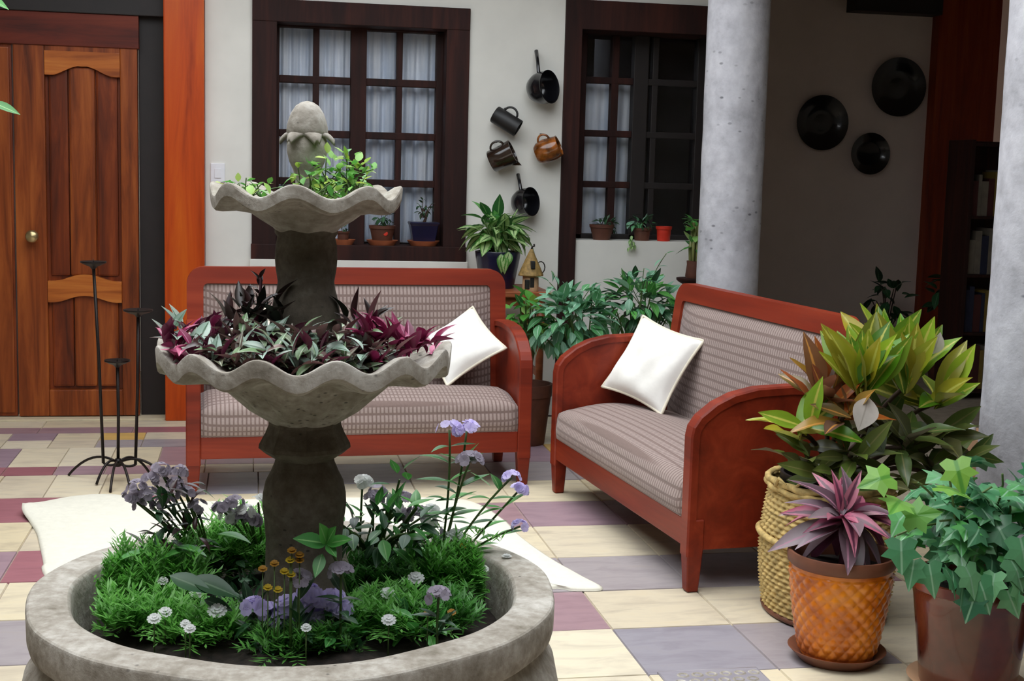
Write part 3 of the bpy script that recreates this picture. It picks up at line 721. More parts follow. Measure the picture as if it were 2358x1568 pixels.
lathe('upper_pedestal', [(.072, .93), (.070, 1.0), (.064, 1.04), (.060, 1.068), (.054, 1.09), (.052, 1.105), (.056, 1.13), (.0575, 1.15), (.056, 1.175), (.053, 1.19), (.058, 1.198), (.058, 1.206)], M['concrete_shade'], ft, 48, (ox, 0, 0), mod=lambda r, z, t, i: (r*(1+.035*cos(6*t)), z))
fin = lathe('finial', [(.020, 1.255), (.022, 1.30), (.026, 1.318), (.033, 1.333), (.0375, 1.352), (.038, 1.370), (.034, 1.380), (.036, 1.388), (.0355, 1.398), (.033, 1.410), (.028, 1.425), (.020, 1.438), (.010, 1.445), (.001, 1.447)], M['concrete'], ft, 64, (ox, 0, 0), mod=lambda r, z, t, i: (r*(1+(.09*abs(cos(3*t)) if z > 1.385 else .05*abs(sin(3*t)) if 1.31 < z < 1.37 else 0)), z), sharp=60)
for k in range(6):   # curled sepals round the finial
    a = camaz+.35+k*pi/3; vs, fs = [], []
    for i in range(7):
        t = i/6; r = .030+.0185*t+.004*t*t; z = 1.386+.004*sin(pi*t)-.010*t*t; hw = .019*(1-.75*t*t)
        for j in range(5):
            s = j/2-1; aa = a+s*hw/r
            for th in (0,): vs.append((ox+r*cos(aa), r*sin(aa), z-.006*s*s*t))
    nb = len(vs); vs += [(x, y, z-.006) for x, y, z in vs]
    for i in range(6):
        for j in range(4):
            q = i*5+j; fs.append((q, q+1, q+6, q+5)); q += nb; fs.append((q, q+5, q+6, q+1))
    rim = [j for j in range(5)]+[i*5+4 for i in range(1, 7)]+[30+j for j in (3, 2, 1, 0)]+[i*5 for i in range(5, 0, -1)]
    for x, y in zip(rim, rim[1:]+rim[:1]): fs.append((x, x+nb, y+nb, y))
    from_data('sepal', vs, fs, M['concrete'], fin, True)

# ================================================================== RUG, CANDLE STAND, FLOOR DRAIN
def smooth_closed(pts, n=6):
    out = []; m = len(pts)
    for i in range(m):
        p0, p1, p2, p3 = pts[i-1], pts[i], pts[(i+1) % m], pts[(i+2) % m]
        for k in range(n):
            t = k/n; out.append(.5*((2*p1)+(p2-p0)*t+(2*p0-5*p1+4*p2-p3)*t*t+(3*p1-p0-3*p2+p3)*t**3))
    return out
rp = [G(*q) for q in ((52, 1182), (110, 1157), (190, 1144), (260, 1143), (340, 1156), (470, 1158), (640, 1152), (820, 1150), (980, 1150), (1090, 1160), (1160, 1200), (1200, 1240), (1270, 1290), (1340, 1330), (1388, 1358), (1330, 1362), (1240, 1366))]
rp += [Vector((.55, 3.55, 0)), Vector((.05, 3.50, 0)), Vector((-.40, 3.62, 0))]+[G(*q) for q in ((104, 1330), (100, 1300), (92, 1260), (84, 1228), (68, 1204))]
out = smooth_closed([Vector((p.x, p.y, 0)) for p in rp], 5); cen = sum(out, Vector())/len(out)
tipl = G(52, 1182); vs, fs = [], []; n = len(out)
fr_ = (0, .5, .8, .93, .985, 1)
def lift(p): d = (p-tipl).length; return .035*max(0, 1-d/.22)**2
for q, zz in ((fr_[1], .012), (fr_[2], .012), (fr_[3], .012), (fr_[4], .0115), (fr_[5], .006), (1.0, .0005)):
    for p in out:
        v = cen.lerp(p, q); wob = .002*sin(v.x*9)*sin(v.y*11); vs.append((v.x, v.y, zz+wob*(zz > .01)+lift(v)))
vs.append((cen.x, cen.y, .012)); ci = len(vs)-1
for k in range(n): fs.append((ci, k, (k+1) % n))
for i in range(5):
    for k in range(n): a_ = i*n+k; b_ = i*n+(k+1) % n; fs.append((a_, a_+n, b_+n, b_))
fs.append(tuple(5*n+k for k in range(n)))
tag(from_data('rug', vs, fs, M['rug'], None, True), 'cream hide shaped rug lying on the tiles behind the fountain', 'rug')

cs = empty('candle_stand', (-.55, 5.75, 0), 'black wrought iron floor candle stand with three dish holders', 'candle holder')
O = cs.location
base = Vector((-.548, 5.75, .075))
for foot, hgt in ((G(158, 1096), .10), (G(222, 1118), .09), (G(254, 1135), .085), (G(392, 1112), .10), (G(345, 1092), .09), (G(300, 1128), .08)):
    mid = (base+foot)/2+Vector((0, 0, hgt)); pts = bez(base, mid, foot+Vector((0, 0, .004)), 12)
    tube('foot', [p-O for p in pts], .0055, M['iron'], cs, 7)
for top, bot in (((215, 607), (238, 1066)), ((318, 718), (312, 1070)), ((270, 834), (272, 1062))):
    a = W(top[0], top[1], 5.75); b = W(bot[0], bot[1], 5.75)
    tube('stem', [b-O, b.lerp(a, .5)+Vector((.003, 0, 0))-O, a-O], .0065, M['iron'], cs, 8)
    tube('stem_base', [p-O for p in bez(b, (b+base)/2+Vector((0, 0, -.02)), base, 6)], .0055, M['iron'], cs, 6)
    rr = .060 if top[0] == 318 else .052
    dsh = lathe('candle_dish', [(.008, -.022), (.016, -.012), (rr*.6, -.006), (rr, .004), (rr, .010), (rr-.004, .010), (rr*.6, .0), (.004, -.001)], M['iron'], cs, 32, a-O)
    tube('spike', [a-O, a-O+Vector((0, 0, .02))], [.003, .001], M['iron'], dsh, 6)
tube('collar', [base-O+Vector((0, 0, -.015)), base-O+Vector((0, 0, .018))], .012, M['iron'], cs, 10)

dc = G(1640, 1556); dr = empty('floor_drain', (dc.x, dc.y-.10, 0), 'grey stone drain cover with rings cut in the tile floor', 'drain')
box('plate', -.14, .14, -.14, .14, -.004, .003, M['t_grey'], dr, .002)
for i in range(6):
    for j in range(6):
        x, y = -.1+.04*i+(.02 if j % 2 else 0), -.12+.045*j
        if abs(x) < .13: lathe('ring', [(.008, .002), (.013, .0045), (.017, .002)], M['concrete'], dr, 12, (x, y, .001), cap0=False, cap1=False)
for p in ((-.16, -.16, .16, -.16), (.16, -.16, .16, .16), (.16, .16, -.16, .16), (-.16, .16, -.16, -.16)):
    tube('rim', [(p[0]*.87, p[1]*.87, .001), (p[2]*.87, p[3]*.87, .001)], .003, M['t_grey'], dr, 5)

# ================================================================== WALL-HUNG PANS, MUGS AND PLATES
def hang(name, px, Y, axis, prof, mat, label, cat, n=40):
    p = W(px[0], px[1], Y); o = empty(name, p, label, cat, 'clay pans and mugs hung on the cream wall')
    z = Vector(axis).normalized(); x = Vector((0, 0, 1)).cross(z).normalized(); y = z.cross(x); R = Matrix((x, y, z)).transposed()
    lathe('body', prof, mat, o, n, rot=R, cap0=False, cap1=False)
    return o, R
PY = WY-.085
SC_ = 1.08
pot = [(.001, -.062), (.030, -.060), (.055, -.045), (.070, -.018), (.076, .012), (.074, .040), (.078, .050), (.072, .050), (.068, .036), (.070, .010), (.062, -.018), (.045, -.040), (.001, -.052)]
for px, ha, hb, sc, lab in (((1246, 203), (1235, 117), (1240, 165), 1.05, 'black round saucepan with long upright handle hanging above the mugs'), ((1206, 466), (1193, 402), (1199, 436), .92, 'black round saucepan with long upright handle hanging just above the pothos')):
    o, R = hang('saucepan', px, PY, (.66, -.74, .12), [(r*sc*SC_, z*sc*SC_) for r, z in pot], M['black'], lab, 'saucepan')
    a, b = W(*ha, WY-.03)-o.location, W(*hb, PY-.01)-o.location
    tube('handle', [b+Vector((.004, 0, -.03)), b, b.lerp(a, .5)+Vector((0, -.006, 0)), a], [.009, .010, .009, .011], M['black'], o, 8)
    tube('nail', [a+Vector((0, -.006, .0)), a+Vector((0, .035, .004))], .003, M['iron'], o, 6)
cyl = lambda r, h, fl=.0: [(.001, -h), (r*.9, -h), (r, -h+.006), (r*1.0, 0), (r+fl, h), (r+fl-.006, h), (r-.007, 0), (r-.008, -h+.012), (.001, -h+.012)]
def mughandle(o, R, r, h, mat, ang):
    pts = []
    for k in range(11):
        t = k/10*pi; pts.append(R @ Vector((cos(ang)*(r-.004+.035*sin(t)), sin(ang)*(r-.004+.035*sin(t)), h*.62*cos(t))))
    tube('handle', pts, .006, mat, o, 7)
o, R = hang('mug', (1166, 279), WY-.074, (.82, -.28, -.50), cyl(.047, .075), M['blackmatt'], 'matt black straight mug hung with its loop handle upward', 'mug'); mughandle(o, R, .047, .06, M['blackmatt'], pi/2)
tube('nail', [(0, .02, .07), (0, .085, .07)], .003, M['iron'], o, 6)
o, R = hang('pitcher', (1156, 361), WY-.084, (.82, -.30, .42), cyl(.060, .066, .006), M['brownglaze'], 'dark brown glazed pitcher with white glint and pouring spout', 'pitcher'); mughandle(o, R, .06, .06, M['brownglaze'], pi*.62)
sp = R @ Vector((0, -.06, .06)); a = R @ Vector((.0, -.085, .078)); q = R @ Vector((.02, -.055, .07)); q2 = R @ Vector((-.02, -.055, .07)); q3 = R @ Vector((0, -.062, .028))
from_data('spout', [a, q, q3, q2], [(0, 1, 2), (0, 2, 3), (0, 3, 1), (1, 3, 2)], M['brownglaze'], o)
tube('nail', [(-.03, .0, .075), (-.03, .095, .078)], .003, M['iron'], o, 6)
o, R = hang('mug', (1262, 346), WY-.075, (.80, -.34, .38), [(.001, -.066), (.046, -.066), (.060, -.048), (.066, -.01), (.062, .03), (.056, .058), (.058, .066), (.052, .066), (.05, .056), (.056, .03), (.06, -.01), (.052, -.046), (.001, -.056)], M['copper'], 'amber brown glazed round mug beside the dark window post', 'mug'); mughandle(o, R, .06, .05, M['copper'], pi*.6)
tube('nail', [(-.03, .0, .085), (-.03, .085, .088)], .003, M['iron'], o, 6)
for (x, y, hw, hh, lab) in ((1889, 283, 60, 68, 'black clay plate hung lowest toward the stone column'), (2064, 201, 61, 73, 'largest black clay plate hung high by the reddish post'), (1999, 354, 46, 52, 'smallest black clay plate hung below two bigger plates')):
    p = W(x, y, 8.99); r = hh*9.0/FPX*.97
    prof = [(.001, .0), (r*.5, .0), (r*.62, .012), (r*.86, .026), (r, .038), (r*1.0, .044), (r*.86, .036), (r*.66, .024), (r*.56, .012), (r*.3, .016), (.001, .018)]
    o = lathe('wall_plate', prof, M['black'], None, 48, rot=Matrix.Rotation(pi/2, 3, 'X'), cap0=False, cap1=False); o.location = p
    tag(o, lab, 'plate', 'black plates on the shaded wall')
bA, bB = W(1957, 0, 8.95), W(2155, 38, 8.95)
tag(box('ceiling_beam', bA.x, 4.72, 8.85, 9.0, bB.z, 2.76, M['blackwood']), 'black timber lintel high above the wall plates', 'beam')
tag(box('wooden_post', 4.725, 5.20, 8.90, 9.10, 0, 2.75, M['orange2']), 'reddish varnished timber post at the end of the shaded wall', 'post')

# ================================================================== BOOKSHELF in the gallery
bsx0 = W(2222, 600, 7.6).x; zt = W(2270, 322, 7.6).z
bs = empty('bookshelf', (bsx0+.45, 7.75, 0), 'dark wooden bookshelf in the gallery shade behind the stone column', 'bookshelf')
for x in (-.45, .42): box('side_panel', x, x+.03, -.14, .14, 0, zt, M['darkwood'], bs)
box('back_panel', -.44, .44, .12, .14, .02, zt, M['darkwood'], bs)
lv = [.06, .42, .78, 1.14, zt-.02]
for z in lv: box('shelf', -.43, .43, -.14, .13, z-.02, z, M['darkwood'], bs)
k = 0
blab = {'book1': 'ochre clothbound book standing on the dark bookshelf', 'book2': 'wine red clothbound book standing on the dark bookshelf', 'book3': 'navy clothbound book standing on the dark bookshelf', 'book4': 'cream clothbound book standing on the dark bookshelf'}
for z in lv[:4]:
    x = bs.location.x-.41
    while x < bs.location.x-.22:
        wd_ = rnd(.022, .05); hh = rnd(.2, .29); m = random.choice(list(blab)); 
        tag(box('book', x, x+wd_-.001, 7.64, 7.80, z, z+hh, M[m], None, .002), blab[m], 'book', 'books on the gallery bookshelf'); x += wd_

# ================================================================== LEAF MESHES
for w_, c_ in ((.34, .5), (.38, .9), (.30, .2)): L('trad', M['l_trad'], w_, .35, .5, c_); L('mag', M['l_mag'], w_+.04, .38, .5, c_); L('dark', M['l_dark'], w_, .35, .4, c_); L('silver', M['l_silver'], w_+.06, .4, .5, c_)
for c_ in (.1, .5): L('bright', M['l_bright'], .62, .45, .2, c_, n=4); L('green', M['l_green'], .42, .4, .25, c_); L('deep', M['l_deep'], .42, .4, .25, c_); L('sage', M['l_sage'], .5, .38, .25, c_+.2)
for c_ in (.4, .9): L('pothos', M['l_pothos'], .52, .35, .25, c_)
for c_, wv in ((.15, .01), (.4, .015), (.0, .012)): L('croton', M['l_croton'], .32, .5, .45, c_, 9, 1.0, wv); L('crotonred', M['l_crotonred'], .31, .5, .45, c_+.2, 9, 1.0, wv); L('crotondark', M['l_crotondark'], .28, .5, .4, c_+.3, 9, 1.0, wv)
L('pale', M['l_pale'], .62, .42, .25, .3, 9); L('greyg', M['l_greyg'], .62, .42, .2, .4, 9)
for c_ in (.3, .9, 1.4): L('cord', M['l_cord'], .29, .4, .5, c_, 8); L('cordpink', M['l_cordpink'], .25, .4, .6, c_*.8, 8)
LM['ivy'] = [ivymesh('leaf_ivy', M['l_ivy'], s) for s in (1.0, .85, 1.1)]; LM['ivyb'] = [ivymesh('leaf_ivy_lime', M['l_ivybright'])]

# ================================================================== POTS ON SILLS AND TABLE
def simple_pot(o, r0_, r1_, h, mat, soil=True, rim=True, n=32, z0=0):
    pr = [(.001, z0), (r0_, z0), (r0_+.002, z0+.004), (r1_-.004, z0+h*.8)]
    pr += [(r1_, z0+h*.8), (r1_+.002, z0+h), (r1_-.008, z0+h), (r1_-.014, z0+h*.85)] if rim else [(r1_, z0+h*.97), (r1_-.002, z0+h), (r1_-.01, z0+h), (r1_-.014, z0+h*.85)]
    po = lathe('pot', pr, mat, o, n, cap0=False, cap1=False)
    if soil: lathe('soil', [(.001, z0+h*.88), (r1_-.012, z0+h*.86)], M['soil'], po, n, cap0=False, cap1=False)
def saucer(o, r, h, mat, z0=0): lathe('saucer', [(.001, z0), (r*.75, z0), (r, z0+h), (r-.006, z0+h), (r*.72, z0+h*.4), (.001, z0+h*.35)], mat, o, 36, cap0=False, cap1=False)
SY = WY+.04; SZ = .925
# window 1 sill
p = W(975, 540, SY); o = empty('bonsai', (p.x, SY, SZ), 'small bonsai in a navy glazed pot on a clay saucer', 'potted plant', 'pots on the curtained window sill')
saucer(o, .088, .028, M['terracotta'])
bm = bmesh.new(); q = []
for z, hx, hy in ((.022, .058, .045), (.112, .074, .058), (.118, .08, .064), (.128, .08, .064)): q.append([bm.verts.new((sx*hx, sy*hy, z)) for sx, sy in ((-1, -1), (1, -1), (1, 1), (-1, 1))])
for i in range(3):
    for k in range(4): bm.faces.new((q[i][k], q[i][(k+1) % 4], q[i+1][(k+1) % 4], q[i+1][k]))
bm.faces.new(q[0][::-1]); bm.faces.new(q[3]); bmesh.ops.bevel(bm, geom=bm.edges[:], offset=.004, segments=1, affect='EDGES'); from_bm('pot', bm, M['navy'], o)
tube('trunk', [(0, 0, .12), (.012, 0, .15), (-.004, .002, .18), (.014, 0, .215)], [.009, .008, .007, .004], M['stembrown'], o, 7)
bush(o, LM['deep'], o.location+Vector((0, 0, .15)), o.location+Vector((.005, 0, .205)), (.05, .035, .055), 34, .03, M['stembrown'], .2, 8, .2, .6, .002)
p = W(880, 540, SY); o = empty('potted_herb', (p.x, SY, SZ), 'leafy plant in a painted red clay pot on a saucer', 'potted plant', 'pots on the curtained window sill')
saucer(o, .085, .028, M['terracotta']); simple_pot(o, .05, .07, .085, M['browns'], z0=.02)
for k in range(6):
    a = k*pi/3-pi/2+.2; lathe('painted_dot', [(.001, .0), (.012, -.001), (.013, -.004)], M['redplastic'], o, 10, (.062*cos(a), .062*sin(a), .065), rot=Matrix.Rotation(pi/2, 3, 'X') if k in (0, 5) else None, cap0=False, cap1=False) if k == 0 else None
bush(o, LM['deep'], o.location+Vector((0, 0, .1)), o.location+Vector((0, 0, .14)), (.07, .05, .05), 36, .04, M['stemgreen'], .1, 8, .2, .6, .002)
p = W(790, 540, SY); o = empty('clay_saucer_pot', (p.x, SY, SZ), 'tiny brown pot on a clay saucer on the sill behind the fountain', 'potted plant', 'pots on the curtained window sill')
saucer(o, .066, .028, M['terracotta']); simple_pot(o, .026, .034, .05, M['browns'], z0=.02); bush(o, LM['deep'], o.location+Vector((0, 0, .06)), o.location+Vector((0, 0, .085)), (.03, .03, .03), 14, .03, M['stemgreen'], 0, 4, .2, .6, .002)
# parapet of window 2
ZP = .972; QY = WY+.07
p = W(1385, 545, QY); o = empty('potted_succulent', (p.x, QY, ZP), 'flared brown clay pot with dull olive plant on the parapet', 'potted plant', 'pots on the white parapet')
simple_pot(o, .045, .068, .085, M['browns']); bush(o, LM['deep'], o.location+Vector((0, 0, .07)), o.location+Vector((.03, 0, .085)), (.075, .05, .045), 34, .04, M['stembrown'], .3, 6, .2, .6, .002)
p = W(1478, 545, QY); o = empty('trailing_plant', (p.x, QY, ZP), 'leafy trailing plant in a dark red pot on the parapet', 'potted plant', 'pots on the white parapet')
simple_pot(o, .038, .05, .07, M['book2'] if False else M['browns']); bush(o, LM['sage']+LM['deep'], o.location+Vector((0, 0, .06)), o.location+Vector((-.01, -.01, .10)), (.085, .06, .06), 46, .045, M['stemgreen'], .1, 8, .2, .6, .002)
for k in range(9): put(o, random.choice(LM['pothos']), o.location+Vector((-.075+rnd(-.02, .02), -.09, .03-k*.008)), (rnd(-1, .3), -.5, -.6), .035)
p = W(1528, 545, QY-.02); o = empty('plastic_pot', (p.x, QY-.02, ZP), 'small empty red plastic pot on the white parapet', 'pot', 'pots on the white parapet')
simple_pot(o, .034, .044, .082, M['redplastic'])
# lucky bamboo by the column
bc = W(1597, 640, 6.75); zb = bc.z
st = tag(lathe('plant_stand', [(.10, 0), (.10, .02), (.03, .03), (.025, zb-.05), (.08, zb-.02), (.09, zb-.01), (.09, zb), (.001, zb)], M['darkwood'], None, 32, cap1=False), 'slender dark round plant stand hidden behind the angled sofa', 'plant stand'); st.location = (bc.x, 6.75, 0)
o = empty('lucky_bamboo', (bc.x, 6.75, zb), 'tall bamboo canes with a tuft of leaves beside the stone column', 'potted plant')
lathe('vase', [(.001, 0), (.04, 0), (.045, .01), (.038, .07), (.04, .09), (.035, .09), (.034, .05), (.001, .05)], M['browns'], o, 24, cap0=False, cap1=False)
for k in range(6):
    a = k*pi/3; tube('cane', [(.018*cos(a), .018*sin(a), .03), (.022*cos(a)-.004, .022*sin(a), .15), (.02*cos(a)+.004, .02*sin(a), .25+.02*(k % 3))], .009, M['bamboo'], o, 8)
for k in range(34):
    a = rnd(0, 2*pi); put(o, random.choice(LM['bright'][:1]+LM['green']), o.location+Vector((.02*cos(a), .02*sin(a), rnd(.15, .31))), sph(a, radians(rnd(-50, 70))), rnd(.05, .10))
# little table with pothos and ceramic house
tb = empty('side_table', (1.24, 6.84, 0), 'small brown wooden side table between the window sofa and the plants', 'table')
TZ = .735
box('table_top', -.25, .25, -.25, .25, TZ-.028, TZ, M['stool'], tb, .005); box('apron', -.21, .21, -.21, .21, TZ-.075, TZ-.028, M['stool'], tb, .003)
for sx in (-1, 1):
    for sy in (-1, 1):
        tube('leg', [(sx*.2, sy*.2, 0), (sx*.2, sy*.2, .35), (sx*.2, sy*.2, TZ-.03)], [.014, .02, .022], M['stool'], tb, 10)
for sx in (-1, 1): box('stretcher', sx*.2-.012, sx*.2+.012, -.19, .19, .30, .33, M['stool'], tb, .002)
p = W(1146, 600, 6.84); o = empty('potted_pothos', (p.x, 6.84, TZ), 'variegated green pothos in a navy pot on the small side table', 'potted plant')
simple_pot(o, .085, .118, .19, M['navy'], rim=False)
bush(o, LM['pothos'], o.location+Vector((0, 0, .17)), o.location+Vector((.0, -.02, .285)), (.17, .12, .10), 70, .125, M['stemgreen'], .05, 16, .25, .5)
bush(o, LM['green'], o.location+Vector((0, 0, .18)), o.location+Vector((-.04, 0, .37)), (.10, .06, .05), 12, .13, M['stemgreen'], -.1, 6, .3, .7)
for k in range(3): put(o, LM['pothos'][1], o.location+Vector((rnd(-.03, .07), -.12, rnd(.15, .2))), (rnd(-.3, .3), -.4, -1), .10, upv=(0, -1, 0))
p = W(1222, 640, 6.66); o = empty('ceramic_house', (p.x, 6.66, TZ), 'small ochre ceramic house lantern with conical roof on the side table', 'ornament')
lathe('wall', [(.001, 0), (.040, 0), (.042, .006), (.040, .082), (.036, .086)], M['housewall'], o, 28, cap0=False)
lathe('roof', [(.062, .078), (.064, .082), (.050, .115), (.030, .16), (.014, .195), (.006, .212), (.001, .215)], M['thatch'], o, 28, mod=lambda r, z, t, i: (r*(1+.03*cos(14*t)), z), cap0=True, cap1=False)
for z, hh in ((.02, .05), (.115, .04)): box('opening', -.011, .011, -.056 if z > .1 else -.043, -.03, z, z+hh, M['blackmatt'], o, .004)
box('doorway', -.035, -.012, -.043, -.02, .012, .06, M['blackmatt'], o, .004)
tube('hook', [(0, 0, .21), (.004, 0, .225), (.014, 0, .228), (.012, 0, .238)], .005, M['iron'], o, 7)
tube('loop', [(.05+.022*cos(a), 0, .12+.03*sin(a)) for a in [i*2*pi/14 for i in range(15)]], .003, M['iron'], o, 6)

# ================================================================== BUSHES BEHIND THE SOFAS
def tubpot(o, r, h, mat): simple_pot(o, r*.75, r, h, mat, n=36)
for (px, Y, rad, n, Lf, mats, base, lab) in (
    ((1215, 735), 6.36, (.13, .10, .15), 70, .085, ['green', 'bright'], (1.33, 6.43), 'bright green leafy bush squeezed against the window sofa arm'),
    ((1315, 745), 6.28, (.23, .14, .20), 210, .095, ['sage'], (1.61, 6.30), 'blue green broad leaved bush between the two sofas'),
    ((1475, 705), 6.40, (.21, .14, .17), 180, .09, ['sage', 'deep', 'green'], (1.90, 6.45), 'darker mixed green bush behind the far arm of the angled sofa')):
    c = W(px[0], px[1], Y); o = empty('potted_bush', (base[0], base[1], 0), lab, 'potted plant', 'bushes between the sofas')
    tubpot(o, .13, .30, M['browns']); ms = sum((LM[k] for k in mats), [])
    bush(o, ms, (base[0], base[1], .27), (c.x, c.y, c.z), rad, n, Lf, M['stemgreen'], .3, 20, .3, .5)
    if n > 70:   # airy sprigs above
        for k in range(5):
            q = W(px[0]+rnd(-90, 110), px[1]-rnd(60, 130), Y); lst = bez(Vector((c.x, c.y, c.z)), (q+c)/2+Vector((0, 0, .05)), q, 6)
            tubes('stem', [(lst, .0022)], M['stemgreen'], o, 5, o.location)
            for p in lst[2:]: put(o, random.choice(LM['sage']), p, (rnd(-1, 1), rnd(-.6, .2), rnd(-.5, .4)), rnd(.045, .075))
# dark plants at the foot of the shaded wall
for px, lab in (((2048, 680), 'dark silhouetted leafy plant at the foot of the shaded wall'), ((2195, 650), 'dark upright leafy plant before the reddish post')):
    c = W(px[0], px[1], 8.4); o = empty('shade_plant', (c.x, 8.4, 0), lab, 'potted plant', 'plants in the gallery shade'); tubpot(o, .16, .3, M['browns'])
    bush(o, LM['deep'], o.location+Vector((0, 0, .28)), (c.x, 8.4, c.z-.08), (.17, .15, .28), 50, .12, M['stembrown'], .2, 14, .2, .6)
# leaf tip hanging into the picture beside the door
p = W(-40, 228, 4.6); o = empty('hanging_vine', (-1.54, 4.6, 2.75), 'green vine tip reaching in front of the carved door', 'vine')
q0 = W(-55, -5, 4.6); tubes('stem', [(bez(o.location, Vector((-1.35, 4.6, 2.3)), q0, 6)+bez(q0, (q0+p)/2+Vector((-.03, 0, 0)), p, 6)[1:], .004)], M['stemgreen'], o, 6, o.location)
for a, b in (((-20, 235), (48, 262)), ((-60, 220), (5, 250)), ((-50, -20), (22, 20)), ((-60, 215), (-30, 300))):
    A = W(*a, 4.6); B = W(*b, 4.6); put(o, LM['green'][0], A, B-A, (B-A).length, upv=(0, -.6, .8))

# ================================================================== BASKET WITH CROTON
bk = empty('wicker_basket', (1.738, 3.775, 0), 'tall straw wicker basket holding the croton beside the sofa', 'basket')
NT, NZ = 132, 108; vs, fs = [], []
for j in range(NZ+1):
    t = j/NZ; z = .004+.41*t; R_ = .172+.020*sin(pi*min(1, t*1.05))-.004*t
    row = t*26
    for i in range(NT):
        a = 2*pi*i/NT; wv = .0045*sin(2*pi*row)*1.0+.004*sin(33*a+pi*int(row))
        R2 = (R_+wv)*(abs(cos(a))**6+abs(sin(a))**6)**(-1/14); vs.append((R2*cos(a), R2*sin(a), z))
for j in range(NZ):
    for i in range(NT): a_ = j*NT+i; b_ = j*NT+(i+1) % NT; fs.append((a_, b_, b_+NT, a_+NT))
fs.append(tuple(range(NT))[::-1]); from_data('woven_body', vs, fs, M['wicker'], bk, True)
def ringpts(r, z, n=48, wob=0): return [((r+wob*sin(12*a))*cos(a)*(abs(cos(a))**6+abs(sin(a))**6)**(-1/14), (r+wob*sin(12*a))*sin(a)*(abs(cos(a))**6+abs(sin(a))**6)**(-1/14), z+wob*cos(12*a)) for a in [2*pi*i/n for i in range(n+1)]]
tube('braided_band', ringpts(.197, .245), .010, M['wicker'], bk, 8); tube('rim', ringpts(.176, .416, 60, .003), .011, M['wicker'], bk, 8); tube('rim', ringpts(.178, .398, 60, -.003), .009, M['wicker'], bk, 8)
tube('base_band', ringpts(.172, .012), .010, M['saucer'], bk, 8)
for a0 in (3.3, 3.7, 4.0):  # loose straw ends
    tube('straw', [(.19*cos(a0), .19*sin(a0), .41), (.20*cos(a0+.15), .20*sin(a0+.15), .44), (.21*cos(a0+.35), .21*sin(a0+.35), .43)], [.006, .005, .002], M['wicker'], bk, 6)
cr = empty('croton_plant', (1.738, 3.775, .02), 'large yellow green and rust croton growing from the wicker basket', 'potted plant')
lathe('pot', [(.001, 0), (.12, 0), (.145, .36), (.15, .38), (.15, .42), (.14, .42), (.135, .38), (.001, .38)], M['blackmatt'], cr, 40, cap0=False, cap1=False)
hub = Vector((1.738, 3.775, .42)); heads = []
for (x, y, Y, key, n, Lf, el) in ((1980, 905, 3.68, 'croton', 22, .225, (48, 88)), (2085, 890, 3.74, 'croton', 20, .22, (42, 88)), (2030, 860, 3.86, 'croton', 14, .20, (50, 88)), (1895, 930, 3.74, 'crotonred', 15, .20, (20, 75)), (1940, 960, 3.64, 'crotonred', 9, .17, (0, 55)), (2150, 930, 3.80, 'croton', 14, .20, (5, 65)),
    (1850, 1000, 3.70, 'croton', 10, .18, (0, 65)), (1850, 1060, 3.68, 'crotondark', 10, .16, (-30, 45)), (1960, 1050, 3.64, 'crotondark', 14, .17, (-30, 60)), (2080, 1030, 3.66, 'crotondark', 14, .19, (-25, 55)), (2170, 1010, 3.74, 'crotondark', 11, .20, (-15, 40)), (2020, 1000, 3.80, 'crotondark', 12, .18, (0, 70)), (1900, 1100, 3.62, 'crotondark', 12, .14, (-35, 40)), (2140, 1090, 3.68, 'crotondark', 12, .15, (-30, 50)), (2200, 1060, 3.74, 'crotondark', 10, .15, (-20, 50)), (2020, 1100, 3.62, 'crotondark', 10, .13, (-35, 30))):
    c = W(x, y, Y); heads.append(c); a0 = rnd(0, 6)
    rosette(cr, LM[key], c, n, Lf, el, (a0, a0+2*pi), .022, .6, .9)
tubes('stem', [(bez(hub+Vector((rnd(-.05, .05), rnd(-.05, .05), -.03)), (hub+c)/2+Vector((0, 0, .06)), c, 8), .007) for c in heads], M['stembrown'], cr, 6, cr.location)
for key, a, b, Y in (('pale', (2000, 915), (1982, 990), 3.58), ('greyg', (2000, 985), (2040, 1040), 3.6), ('pale', (2148, 815), (2168, 770), 3.7)):
    A = W(*a, Y); B = W(*b, Y-.03); put(cr, LM[key][0], A, B-A, (B-A).length*1.05, upv=(0, -1, .25), sx=1.25 if key != 'pale' or Y < 3.6 else 1.0)
# small lantern-like pot between basket and column
p = W(2240, 985, 4.45); o = empty('clay_pot', (p.x+.05, 4.45, 0), 'tan clay pot standing beside the stone column behind the croton', 'pot')
zt_ = p.z-.026
lathe('pot', [(.001, 0), (.09, 0), (.12, .2), (.125, zt_-.05), (.14, zt_-.045), (.14, zt_), (.001, zt_+.002)], M['pottan'], o, 36, cap0=False, cap1=False)
o = lathe('white_ball', [(.001, 0), (.012, .003), (.021, .012), (.024, .024), (.021, .036), (.012, .045), (.001, .048)], M['white'], None, 24, cap0=False, cap1=False)
o.location = (p.x-.03, 4.42, zt_+.001); tag(o, 'small white ball resting on the tan clay pot by the column', 'ball')

